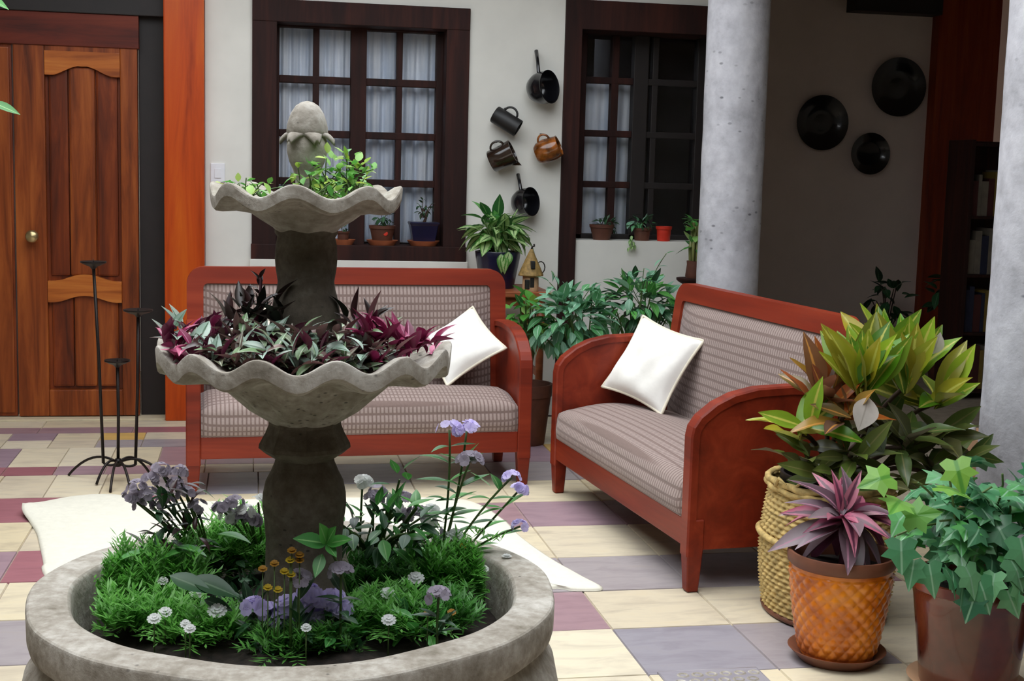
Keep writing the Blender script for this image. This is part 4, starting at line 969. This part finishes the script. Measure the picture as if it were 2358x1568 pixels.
# ================================================================== AMBER POT WITH CORDYLINE
ap = empty('potted_cordyline', (1.607, 3.385, 0), 'purple and pink cordyline in an amber glazed scale patterned pot', 'potted plant')
saucer(ap, .135, .035, M['saucer'])
NT, NZ = 252, 96; vs, fs = [], []
prof = lambda t: .100+.040*t**.9+.004*sin(pi*t)
for j in range(NZ+1):
    t = j/NZ; z = .018+.262*t
    for i in range(NT):
        a = 2*pi*i/NT; u = a/(2*pi)*21; v = t*6.5; p_ = abs((u+v) % 1-.5)*2; q_ = abs((u-v) % 1-.5)*2
        e = .007*sqrt(max(0, (1-p_)*(1-q_))) if .05 < t < .92 else 0
        r = prof(t)+e; vs.append((r*cos(a), r*sin(a), z))
for j in range(NZ):
    for i in range(NT): a_ = j*NT+i; b_ = j*NT+(i+1) % NT; fs.append((a_, b_, b_+NT, a_+NT))
fs.append(tuple(range(NT))[::-1]); from_data('scaled_pot', vs, fs, M['amber'], ap, True)
lathe('rim', [(.139, .272), (.147, .280), (.149, .300), (.146, .310), (.138, .310), (.132, .295), (.128, .25)], M['saucer'], ap, 56, cap0=False, cap1=False)
lathe('soil', [(.001, .270), (.132, .262)], M['soil'], ap, 40, cap0=False, cap1=False)
cc = ap.location+Vector((.0, .0, .36)); tube('stem', [(0, 0, .25), (.005, 0, .31), (0, 0, .37)], .011, M['stempurple'], ap, 8)
rosette(ap, LM['cord'], cc+Vector((0, 0, .03)), 12, .20, (-45, 5), jit=.012, face=.3); rosette(ap, LM['cord'], cc+Vector((0, 0, .04)), 9, .19, (5, 40), jit=.012, face=.3)
rosette(ap, LM['cordpink'], cc+Vector((0, 0, .045)), 12, .17, (-10, 35), jit=.012, face=.5); rosette(ap, LM['cord'], cc+Vector((0, 0, .05)), 3, .17, (60, 85), face=.8); rosette(ap, LM['cordpink'], cc+Vector((0, 0, .05)), 4, .15, (45, 80), face=.8)

# ================================================================== IVY POT
iv = empty('potted_ivy', (1.86, 3.13, 0), 'trailing green ivy in a large dark red brown glazed pot', 'potted plant')
saucer(iv, .155, .03, M['pottan'])
lathe('pot', [(.001, .012), (.118, .012), (.122, .02), (.150, .25), (.156, .275), (.162, .28), (.162, .305), (.150, .305), (.145, .27)], M['ivypot'], iv, 56, cap0=False, cap1=False)
lathe('soil', [(.001, .275), (.145, .268)], M['soil'], iv, 40, cap0=False, cap1=False)
def ivy_leaf(px, Y, s, key='ivy', d=None):
    q = W(px[0], px[1], Y); a = rnd(-2.6, .0)*1.0; d = d or Vector((cos(a)*1.0, rnd(-.9, .1), sin(a)*.7+rnd(-.1, .5)))
    put(iv, random.choice(LM[key]), q, d, s, upv=(rnd(-.5, .4), rnd(-1.0, -.1), 1.0), roll=rnd(-.5, .5))
ic = iv.location+Vector((.05, .0, .44))
for k in range(200):
    v = Vector((rnd(-1, 1), rnd(-1, .6), rnd(-.6, 1)))
    if v.length > 1: v.normalize()
    v *= .55+.45*random.random(); p = ic+Vector((v.x*.25, v.y*.20, v.z*.20)); d = Vector((v.x+rnd(-.7, .7), v.y*.7-.25+rnd(-.5, .5), rnd(-.7, .25)))
    put(iv, random.choice(LM['ivy']), p, d, rnd(.05, .09), upv=(v.x*.5+rnd(-.4, .4), v.y*.5-.25, 1), roll=rnd(-.5, .5))
for px in ((2210, 1325), (2255, 1335), (2245, 1370), (2140, 1300), (2105, 1290), (2330, 1290), (2290, 1320), (2180, 1310), (2075, 1245), (2340, 1330), (2350, 1240), (2320, 1360), (2225, 1305)): ivy_leaf(px, 2.95, rnd(.065, .09), d=Vector((rnd(-.5, .5), -.3, -1)))
for px in ((2050, 1095), (2075, 1150), (2200, 1060), (2085, 1190), (2160, 1120)): ivy_leaf(px, 2.96, .085, 'ivyb')
tubes('stem', [(bez(iv.location+Vector((rnd(-.08, .08), rnd(-.08, .08), .27)), iv.location+Vector((rnd(-.15, .15), rnd(-.1, .1), .5)), W(rnd(2060, 2340), rnd(1070, 1250), 3.05), 7), .003) for k in range(16)], M['stemgreen'], iv, 5, iv.location)
# dark pot added to stand in for the dark corner behind the ivy
dp = empty('added_dark_pot', (2.30, 3.10, 0), 'black glazed planter added to fill the dark corner beside the ivy pot', 'pot'); tubpot(dp, .15, .34, M['blackmatt'])

# ================================================================== LOWER BOWL PLANTING
FC = Vector((FX, FYc, 0))
def ringpos(r, az, z): return FC+Vector((r*cos(camaz+az), r*sin(camaz+az), z))
GL = 'plants in the lower fountain bowl'
def bowlplant(name, r, az, z, keys, n, Lf, el, label, jit=.02, group=GL):
    c = ringpos(r, az, z); o = empty(name, c, label, 'plant', group)
    for k, cnt in zip(keys, n): rosette(o, LM[k], c+Vector((0, 0, rnd(0, .02))), cnt, Lf, el, (rnd(0, 6), rnd(0, 6)+2*pi), jit, .7)
    return o
outer = 'green and purple rosette plant spilling over the scalloped rim of the lower bowl'; inner = 'green and purple rosette plant in front of the upper pedestal'; rear = 'green and purple rosette plant behind the upper pedestal'
for r, az, z in [(.215, -.95+.235*k, .962) for k in range(8)]+[(.16, -.9+.3*k, .985) for k in range(6)]:
    bowlplant('rhoeo', r, az, z, ['trad', 'silver' if az < .6 else 'mag', 'dark'], (18, 11, 2), .052, (5, 75), outer if r > .2 else inner, .026)
for az in (1.9, 2.4, 3.0, -2.5, -1.9): bowlplant('rhoeo', .19, az, .965, ['trad', 'mag'], (16, 4), .055, (5, 75), rear, .026)
bowlplant('magenta_rhoeo', .18, .82, .985, ['mag'], (24,), .062, (25, 85), 'magenta rosette plant standing upright near the white pillow side of the lower bowl', .028)
bowlplant('magenta_rhoeo', .20, 1.05, .980, ['mag'], (24,), .060, (20, 85), 'tall magenta rosette plant beside the rim of the lower bowl', .028)
bowlplant('magenta_rhoeo', .235, 1.28, .972, ['mag'], (16,), .056, (10, 75), 'bright magenta rosette plant at the rim pointing to the white pillow', .02)
bowlplant('magenta_rhoeo', .245, -1.1, .968, ['mag', 'silver'], (14, 6), .055, (5, 70), 'magenta and silver rosette plant at the rim on the door side', .025)
bowlplant('silver_rhoeo', .25, -1.35, .972, ['silver', 'mag'], (12, 5), .055, (20, 80), 'pale silvery leaved plant at the rim beside the iron candle stand', .025)
bowlplant('silver_rhoeo', .20, -1.25, .985, ['silver', 'dark', 'mag'], (12, 6, 5), .058, (20, 80), 'silvery leaved plant behind the magenta one on the door side', .028)
bowlplant('dark_rhoeo', .13, -1.2, 1.0, ['dark'], (26,), .062, (25, 85), 'dark purple leafy plant crowding the upper pedestal', .04)
bowlplant('dark_rhoeo', .10, -.9, 1.01, ['dark'], (22,), .06, (25, 85), 'nearly black leafy plant at the foot of the upper pedestal', .04)
bowlplant('dark_rhoeo', .11, 1.2, .995, ['dark', 'trad'], (14, 8), .06, (20, 80), 'dark mixed leaves beside the upper pedestal toward the magenta plants', .03)
o = bowlplant('dark_rhoeo', .10, -1.35, 1.03, ['dark'], (10,), .05, (35, 88), 'tall dark sprig leaning away from the upper pedestal', .02)
q = W(600, 640, 2.62); A = o.location.copy(); tubes('stem', [(bez(A, (A+q)/2+Vector((.01, 0, .02)), q, 8), .003)], M['stempurple'], o, 5, o.location)
for t in range(12): p = A.lerp(q, t/11); put(o, random.choice(LM['dark']), p, (rnd(-1, .6), rnd(-.5, .5), rnd(.0, 1)), rnd(.025, .04))
# upper bowl herbs
for k, (r, az, n, h) in enumerate(((.07, .0, 26, .03), (.085, .55, 30, .05), (.10, 1.0, 30, .06), (.12, .25, 24, .0), (.11, -.9, 16, .0), (.13, -1.3, 16, .0), (.10, 1.5, 18, .02), (.09, 2.6, 12, .01), (.12, .75, 18, .01))):
    c = ringpos(r, az, 1.268); o = empty('trailing_herb', c, 'bright green small leaved herb growing in the top fountain bowl', 'plant', 'herbs in the top fountain bowl')
    bush(o, LM['bright'], c, c+Vector((0, 0, .018+h*.5)), (.045, .045, .018+h*.6), n, .021, M['stemgreen'], .1, 8, .1, .8, .0012)
o = bpy.data.objects['trailing_herb.002']
for px in ((800, 372), (840, 375), (860, 390), (775, 385), (720, 380)):
    q = W(px[0], px[1], 2.55); lst = bez(ringpos(.1, .8, 1.29), (q+ringpos(.1, .8, 1.29))/2+Vector((0, 0, .01)), q, 5); tubes('stem', [(lst, .001)], M['stemgreen'], o, 4, o.location)
    for p in lst[2:]: put(o, random.choice(LM['bright']), p, (rnd(-1, 1), rnd(-.5, .5), rnd(-.2, .8)), .02); put(o, random.choice(LM['bright']), p, (rnd(-1, 1), rnd(-.5, .5), rnd(-.2, .8)), .018)

# ================================================================== BASIN PLANTING
ZS = .435
def keep(p, lo=.115, hi=.365):
    """hold a planting spot on the soil: inside the basin wall and clear of the pedestal"""
    v = Vector((p.x-BX, p.y-BY, 0))
    if v.length > hi: v *= hi/v.length
    q = Vector((BX+v.x, BY+v.y, p.z)); u = Vector((q.x-FX, q.y-FYc, 0))
    if u.length < lo: u = (u.normalized() if u.length > 1e-4 else Vector((0, -1, 0)))*lo; q = Vector((FX+u.x, FYc+u.y, p.z))
    return q
def gp(x, y, z=ZS): return keep(G(x, y, z))
def inb(x, y, Y):
    """point on the sight line, brought near enough to stand inside the basin"""
    for k in range(40):
        p = W(x, y, Y-.008*k)
        if (p.x-BX)**2+(p.y-BY)**2 <= .385**2: return p
    return keep(G(x, y, .505), .115, .392)
GB = 'flowers and foliage in the fountain basin'
def feathery(px, py, w_, h_, n, label, seed):
    """finely cut foliage: many thin leaflets along arching fronds"""
    r = random.Random(seed); c = gp(px, py); o = empty('feathery_marigold', c, label, 'plant', GB); vs, fs, uv = [], [], []
    for k in range(int(n*2.2)):
        az = r.uniform(0, 2*pi); el = radians(r.uniform(10, 88)); l = r.uniform(.45, 1.0); off = Vector((r.uniform(-1, 1)*w_*.5, r.uniform(-1, 1)*w_*.4, 0))
        d = sph(az, el); tip = off+Vector((d.x*w_*.5, d.y*w_*.5, d.z*h_))*l; fr = bez(off, off.lerp(tip, .5)+Vector((0, 0, h_*.3*l)), tip, 8)
        for i in range(2, 9):
            p = fr[i]; t = (fr[i]-fr[i-1]).normalized(); sd = t.cross(Vector((0, 0, 1)))
            if sd.length < .05: sd = Vector((1, 0, 0))
            sd.normalize()
            for s in (-1, 1):
                ld = (sd*s+t*.8+Vector((r.uniform(-.4, .4), r.uniform(-.4, .4), r.uniform(-.2, .5)))).normalized(); ll = r.uniform(.016, .032); nn = ld.cross(Vector((0, 0, 1))).normalized()*.0026
                w0 = c+p+ld*ll; rx, ry = w0.x-BX, w0.y-BY; rl = sqrt(rx*rx+ry*ry); px_, py_ = w0.x-FX, w0.y-FYc; pl = sqrt(px_*px_+py_*py_)
                if w0.z < .56 and rl > .392: p = p-Vector((rx, ry, 0))*(1-.392/rl)
                elif pl < .108: p = p+Vector((px_, py_, 0))*(.108/max(pl, .01)-1)
                b = len(vs); vs += [p-nn*.4, p+ld*ll*.5-nn, p+ld*ll, p+ld*ll*.5+nn]; fs.append((b, b+1, b+2, b+3)); uv += [(0, .5), (.5, 0), (1, .5), (.5, 1)]
    f = from_data('foliage', vs, fs, M['l_feather'], o, False, uv); f['kind'] = 'stuff'
    return o
feathery(345, 1385, .18, .13, 170, 'feathery green marigold plant on the door side of the basin', 1)
feathery(285, 1400, .10, .09, 70, 'low feathery green plant at the basin wall on the door side', 2)
feathery(470, 1470, .12, .07, 80, 'small feathery tuft beside the white button flowers at the front', 3)
feathery(1060, 1365, .16, .13, 160, 'feathery green marigold plant on the sofa side of the basin', 4)
feathery(880, 1455, .16, .08, 120, 'spreading feathery plant at the front beside the lilac flowers', 5)
feathery(1010, 1440, .12, .07, 90, 'feathery plant carrying ochre flowers near the front rim', 6)
feathery(540, 1300, .17, .15, 130, 'tall fine leaved plant in the shade of the pedestal', 7)
feathery(880, 1370, .15, .09, 110, 'fine leaved plant between pedestal and sofa side marigold', 8)
feathery(450, 1295, .15, .11, 110, 'fine leaved plant behind the basin toward the rug', 9)
feathery(330, 1450, .13, .08, 90, 'feathery tuft filling the front basin corner on the door side', 10)
feathery(1120, 1320, .08, .07, 60, 'small feathery tuft against the far basin wall on the sofa side', 11)
feathery(700, 1490, .16, .05, 70, 'thin feathery tuft in front of the lilac flowers', 12)
for (x, y, mk, n_, lab) in ((620, 1430, 'deep', 40, 'dark ground cover before the pedestal'), (540, 1400, 'deep', 34, 'dark ground cover beside the largest white daisy'), (400, 1440, 'green', 30, 'leafy ground cover near the front rim on the door side'), (800, 1380, 'green', 40, 'leafy ground cover beside the broad leaf sprig'), (960, 1300, 'green', 40, 'leafy ground cover under the tall phlox'), (640, 1490, 'deep', 36, 'dark ground cover along the front rim'), (760, 1490, 'green', 36, 'leafy ground cover under the lilac flowers'), (500, 1340, 'deep', 34, 'dark broad leaves between the marigold and the pedestal'), (950, 1470, 'green', 30, 'leafy ground cover along the front rim toward the sofas'), (380, 1260, 'green', 36, 'leafy ground cover at the far basin wall toward the rug')):
    c = gp(x, y); o = empty('ground_cover', c, lab, 'plant', GB); bush(o, LM[mk], c, c+Vector((0, 0, .03)), (.07, .06, .035), n_, .045, M['stemgreen'], -.1, 8, .1, .9, .0015)
def petals(V, F, c, nrm, r, n, cup=.25, wid=.9, core=None):
    nrm = Vector(nrm).normalized(); x = nrm.cross(Vector((.3, .2, 1))).normalized(); y = nrm.cross(x); c = Vector(c)
    for k in range(n):
        a = 2*pi*k/n; d = x*cos(a)+y*sin(a); s = -x*sin(a)+y*cos(a); hw = r*wid*pi/n
        b = len(V); V += [c, c+d*r*.55-s*hw+nrm*cup*r*.4, c+d*r*.95-s*hw*.6+nrm*cup*r*.6, c+d*r*.95+s*hw*.6+nrm*cup*r*.6, c+d*r*.55+s*hw+nrm*cup*r*.4]; F.append((b, b+1, b+2, b+3, b+4))
def head(o, c, R, r, n, mat, dome=.7, seed=0, name='flower_head'):
    """cluster of five-petal florets"""
    rr = random.Random(seed); V, F = [], []
    for k in range(n):
        az = rr.uniform(0, 2*pi); el = math.asin(rr.uniform(-.1, 1)); d = sph(az, el); p = Vector(c)+Vector((d.x*R, d.y*R, d.z*R*dome)); petals(V, F, p, d+Vector((0, -.25, .2)), r*rr.uniform(.85, 1.15), 5)
    return from_data(name, [v-o.location for v in V], F, mat, o, False)
# tall phlox on the sofa side
ph = empty('tall_phlox', gp(1060, 1330), 'tall lilac flowered phlox rising in front of the window sofa', 'plant', GB)
def stalk(o, a, b, bend=.02): 
    pts = bez(a, (a+b)/2+Vector((rnd(-bend, bend), 0, bend)), b, 8); tubes('stem', [(pts, .0026)], M['stemgreen'], o, 5, o.location); return pts
PYb = ph.location.y
for k, ((x, y), Rr, nfl, mat) in enumerate((((1035, 990), .026, 9, 'lilac'), ((1075, 990), .026, 10, 'lilac'), ((1082, 1062), .026, 10, 'mauve'), ((1178, 1100), .016, 6, 'lilac'), ((1196, 1128), .016, 6, 'lilac'), ((1198, 1212), .015, 5, 'lilac'))):
    q = W(x, y, PYb-rnd(0, .04)); pts = stalk(ph, ph.location+Vector((rnd(-.02, .02), 0, 0)), q, .03); head(ph, q, Rr, .0115, int(nfl*1.7), M[mat], .7, 20+k)
    for p in pts[2:-1:2 if k else 1]:
        for s in (-1, 1): put(ph, random.choice(LM['green']), p, (s, rnd(-.5, .3), rnd(.1, .7)), rnd(.045, .075))
for x, y in ((1000, 1120), (1060, 1075), (1130, 1120), (1150, 1130), (985, 1180), (1100, 1190), (1020, 1200), (1075, 1170)): put(ph, random.choice(LM['green']), W(x, y, PYb), (rnd(-1, 1), rnd(-.5, .1), rnd(0, .8)), rnd(.055, .085))
# low lilac flowers at the front
fl_ = empty('lilac_phlox', gp(690, 1475), 'low clump of lilac phlox flowers at the front rim of the basin', 'plant', GB)
FZ = fl_.location.y
for k, (x, y, mt) in enumerate(((585, 1402, 'lilac'), (640, 1432, 'lilac'), (720, 1425, 'lilac'), (590, 1405, 'lilac'), (620, 1417, 'lilac'), (660, 1400, 'lilac'), (690, 1395, 'lilac'), (680, 1425, 'lilac'), (712, 1372, 'lilac'), (735, 1395, 'lilac'), (765, 1385, 'lilac'), (780, 1408, 'lilac'), (672, 1445, 'lilac'))):
    q = W(x, y, FZ+.02); head(fl_, q+Vector((0, -.025, .014)), .017, .0145, 12, M[mt], .7, 40+k); stalk(fl_, fl_.location+Vector((q.x-fl_.location.x, 0, 0))*.7, q, .005)
for k in range(46):
    x = rnd(560, 850); put(fl_, random.choice(LM['green']+LM['deep']), G(x, rnd(1435, 1500), ZS+.01), (rnd(-1, 1), -.4, rnd(.0, 1.0)), rnd(.035, .06))
for (x, y, mt, nm, lab) in ((1010, 1375, 'mauve', 'mauve_phlox', 'drooping mauve flower cluster near the sofa side marigold'), (785, 1318, 'mauve', 'mauve_phlox', 'dull mauve flower shaded by the broad green leaves'), (690, 1335, 'mauve', 'mauve_phlox', 'faded mauve flower standing before the pedestal'), (860, 1150, 'mauve', 'mauve_phlox', 'grey mauve flower spray behind the pedestal'), (940, 1190, 'mauve', 'mauve_phlox', 'pale mauve flower spray between pedestal and tall phlox')):
    yb = (2.42 if x < 900 else 2.36) if y > 1300 else 2.85; q = inb(x, y, yb); o = empty(nm, (q.x, q.y, ZS-.01), lab, 'flower', GB); head(o, q, .020, .0105, 15, M[mt], .8, x); stalk(o, o.location.copy(), q, .005)
    for k in range(8): put(o, random.choice(LM['deep']), o.location.lerp(q, rnd(.2, .85)), (rnd(-1, 1), rnd(-.6, .3), rnd(0, .6)), rnd(.04, .06))
# white button daisies
def daisy(x, y, r):
    lab = ('large' if r > .013 else 'small')+' white button daisy '+('near the door side marigold' if x < 550 else 'near the lilac flowers' if x < 800 else 'near the sofa side marigold')
    yb = G(x, y, .50).y; q = inb(x, y, yb); o = empty('white_daisy', (q.x, q.y, ZS-.015), lab, 'flower', 'white daisies in the basin'); V, F = [], []
    petals(V, F, q, (0, -.5, .9), r*1.15, 11, .1, .9); petals(V, F, q+Vector((0, 0, .003)), (0, -.5, .9), r*.75, 9, .4, .9); petals(V, F, q+Vector((0, 0, .005)), (0, -.5, .9), r*.45, 7, .7, .9)
    from_data('flower_head', [v-o.location for v in V], F, M['whitep'], o); tubes('stem', [([o.location, q], .0015)], M['stemgreen'], o, 5, o.location)
for x, y, r in ((455, 1364, .0145), (500, 1406, .017), (893, 1366, .014), (958, 1331, .016), (895, 1428, .013), (437, 1448, .010), (375, 1338, .010), (427, 1437, .009), (705, 1446, .009), (1048, 1232, .018), (1140, 1308, .008), (685, 1352, .008), (1075, 1195, .010), (380, 1410, .012), (355, 1425, .012)): daisy(x, y, r)
q = keep(G(1178, 1280, .510), .115, .465); o = empty('white_daisy', q, 'fallen white daisy lying on the concrete basin rim', 'flower', 'white daisies in the basin'); V, F = [], []
petals(V, F, Vector((0, 0, 0)), (0, 0, 1), .012, 11, .15, .9); petals(V, F, Vector((0, 0, .002)), (0, 0, 1), .008, 8, .5, .9); from_data('flower_head', V, F, M['whitep'], o)
# yellow and ochre button flowers by the pedestal
for x, y, mt in ((617, 1355, 'yellowp'), (605, 1312, 'ochrep'), (632, 1300, 'ochrep'), (655, 1318, 'yellowp'), (670, 1325, 'yellowp'), (672, 1270, 'ochrep'), (690, 1280, 'ochrep'), (668, 1292, 'yellowp'), (690, 1292, 'ochrep'), (640, 1360, 'yellowp'), (1068, 1258, 'yellowp'), (1060, 1283, 'yellowp'), (1025, 1285, 'yellowp'), (985, 1415, 'ochrep'), (1040, 1412, 'ochrep')):
    yb = 2.40 if x < 900 else G(x, y, .5).y; q = inb(x, y, yb); o = empty('button_flower', (q.x, q.y, ZS-.01), ('yellow' if mt == 'yellowp' else 'ochre')+' button flower '+('before the fountain pedestal' if x < 900 else 'on the sofa side of the basin'), 'flower', 'button flowers in the basin')
    V, F = [], []; petals(V, F, q, (0, -.4, .9), .009, 8, .5); petals(V, F, q+Vector((0, 0, .003)), (0, -.4, .9), .006, 6, .8); from_data('flower_head', [v-o.location for v in V], F, M[mt], o); tubes('stem', [([o.location, q], .0012)], M['stemgreen'], o, 5, o.location)
# broad bright sprig in front of the pedestal
o = empty('broad_leaf_sprig', gp(785, 1440), 'broad bright green leaf sprig beside the pedestal', 'plant', GB); c = W(752, 1252, 2.42)
tubes('stem', [(bez(o.location, (o.location+c)/2+Vector((.01, 0, .03)), c, 6), .003)], M['stemgreen'], o, 6, o.location)
for (x, y) in ((676, 1238), (772, 1212), (775, 1282), (810, 1240), (725, 1330), (738, 1205)):
    B = W(x, y, 2.39); A = c if y < 1300 else W(742, 1275, 2.42); put(o, LM['green'][0], A, B-A, (B-A).length, upv=(0, -.7, .7), sx=1.15)
# dark flowering plant toward the rug
o = empty('dark_salvia', gp(400, 1270), 'dark leaved plant with greyish flower heads against the cream rug', 'plant', GB); DYp = 2.80
for k in range(60):
    x = 400+rnd(-75, 75); y = rnd(1110, 1270); put(o, random.choice(LM['dark']+LM['deep']), W(x, y, DYp+rnd(-.05, .05)), (rnd(-1, 1), rnd(-.6, .3), rnd(-.4, .8)), rnd(.03, .055))
for k, (x, y) in enumerate(((370, 1085), (400, 1120), (340, 1140), (430, 1140), (315, 1125), (380, 1160), (455, 1170), (350, 1105), (300, 1145), (410, 1090), (330, 1165))):
    q = inb(x, y, DYp); head(o, q, .018, .009, 13, M['mauve'], .9, 70+k); stalk(o, o.location, q, .01)
for x, y in ((400, 1260), (450, 1265), (350, 1270), (500, 1230)): put(o, LM['green'][1], W(x, y, 2.74), (rnd(-1, 1), -.4, .1), .08)
for x, y, s in ((390, 1325, .09), (440, 1330, .10), (470, 1380, .06)): put(o, LM['deep'][0], W(x, y, 2.5), (.8, -.3, -.25), s, upv=(0, -.6, .8))
# deep green shrub between pedestal and tall phlox
o = empty('basin_shrub', gp(880, 1300), 'deep green broad leaved shrub behind the pedestal foot', 'plant', GB); c = W(880, 1215, 2.75)
bush(o, LM['deep']+LM['green'], o.location, c, (.15, .10, .075), 90, .055, M['stemgreen'], .0, 20, .1, .7)
for x, y in ((915, 1090), (940, 1105), (900, 1115), (930, 1080)): put(o, LM['green'][0], W(x, y, 2.75), (rnd(-1, 1), -.3, rnd(.1, .6)), .05)
stalk(o, o.location, W(920, 1105, 2.75)); 
for nm_, lab, base, pts in (('pale_hydrangea', 'pale cream flower spray by the far basin wall next to the dark salvia', (560, 1230), ((540, 1160), (565, 1180), (510, 1172), (595, 1158), (580, 1200), (525, 1190), (555, 1195))), ('pale_hydrangea', 'pale cream flower spray by the far basin wall under the tall phlox', (910, 1240), ((930, 1150), (905, 1172), (960, 1180), (985, 1205), (1005, 1232), (835, 1112), (870, 1135), (990, 1180)))):
    o = empty(nm_, gp(*base), lab, 'flower', GB)
    for k, (x, y) in enumerate(pts):
        q = inb(x, y, 2.86); head(o, q, .018, .011, 11, M['whitep' if k % 2 else 'mauve'], .8, 90+k+x); stalk(o, o.location.copy(), q, .01)

# ================================================================== SETTLE LEAVES: turn or lift any leaf that cuts through a pot, bowl, basket or pedestal
from mathutils.bvhtree import BVHTree
bpy.context.view_layer.update()
def bvh(o, M_=None):
    M_ = M_ or o.matrix_world
    return BVHTree.FromPolygons([M_ @ v.co for v in o.data.vertices], [tuple(p.vertices) for p in o.data.polygons])
def kids(name, *parts): return [c for c in bpy.data.objects[name].children_recursive if c.name.split('.')[0] in parts]
def things(prefix): return [o for o in bpy.data.objects if o.parent is None and o.name.split('.')[0] == prefix]
def settle(plants, obst):
    trees = [bvh(o) for o in obst]; rg = random.Random(11)
    for pl in plants:
        for lf in [c for c in pl.children if c.name.split('.')[0] == 'leaf']:
            M0 = lf.matrix_world.copy(); m_ = M0
            hit = lambda mm: any(t.overlap(bvh(lf, mm)) for t in trees)
            if not hit(M0): continue
            b = M0.translation.copy()
            for k in range(70):
                f = (k+1)/70; R = Matrix.Rotation(rg.uniform(-1, 1)*1.9*f, 4, 'Z') @ Matrix.Rotation(rg.uniform(-1, 1)*1.3*f, 4, rg.choice('XY'))
                m_ = Matrix.Translation(b+Vector((0, 0, .05*f*rg.random()))) @ R @ Matrix.Translation(-b) @ M0
                if not hit(m_): break
            lf.matrix_local = Matrix.Translation(-pl.location) @ m_
bowl_l, bowl_u = kids('fountain', 'lower_bowl'), kids('fountain', 'upper_bowl')
settle(things('rhoeo')+things('magenta_rhoeo')+things('silver_rhoeo')+things('dark_rhoeo'), bowl_l+kids('fountain', 'upper_pedestal'))
settle(things('trailing_herb'), bowl_u+kids('fountain', 'finial'))
settle([o for n_ in ('ground_cover', 'tall_phlox', 'lilac_phlox', 'dark_salvia', 'basin_shrub', 'broad_leaf_sprig', 'mauve_phlox') for o in things(n_)], kids('fountain', 'basin', 'pedestal'))
settle(things('croton_plant'), kids('wicker_basket', 'woven_body', 'rim', 'straw', 'braided_band')+kids('croton_plant', 'pot')+[bpy.data.objects['stone_column.001']])
settle(things('potted_cordyline'), kids('potted_cordyline', 'scaled_pot', 'rim'))
settle(things('potted_ivy'), kids('potted_ivy', 'pot')+kids('potted_cordyline', 'scaled_pot', 'rim')+kids('added_dark_pot', 'pot')+[bpy.data.objects['stone_column.001']])
settle(things('potted_pothos'), kids('potted_pothos', 'pot')+kids('ceramic_house', 'roof', 'wall'))
settle(things('trailing_plant'), kids('plastic_pot', 'pot')+kids('trailing_plant', 'pot')+kids('potted_succulent', 'pot'))
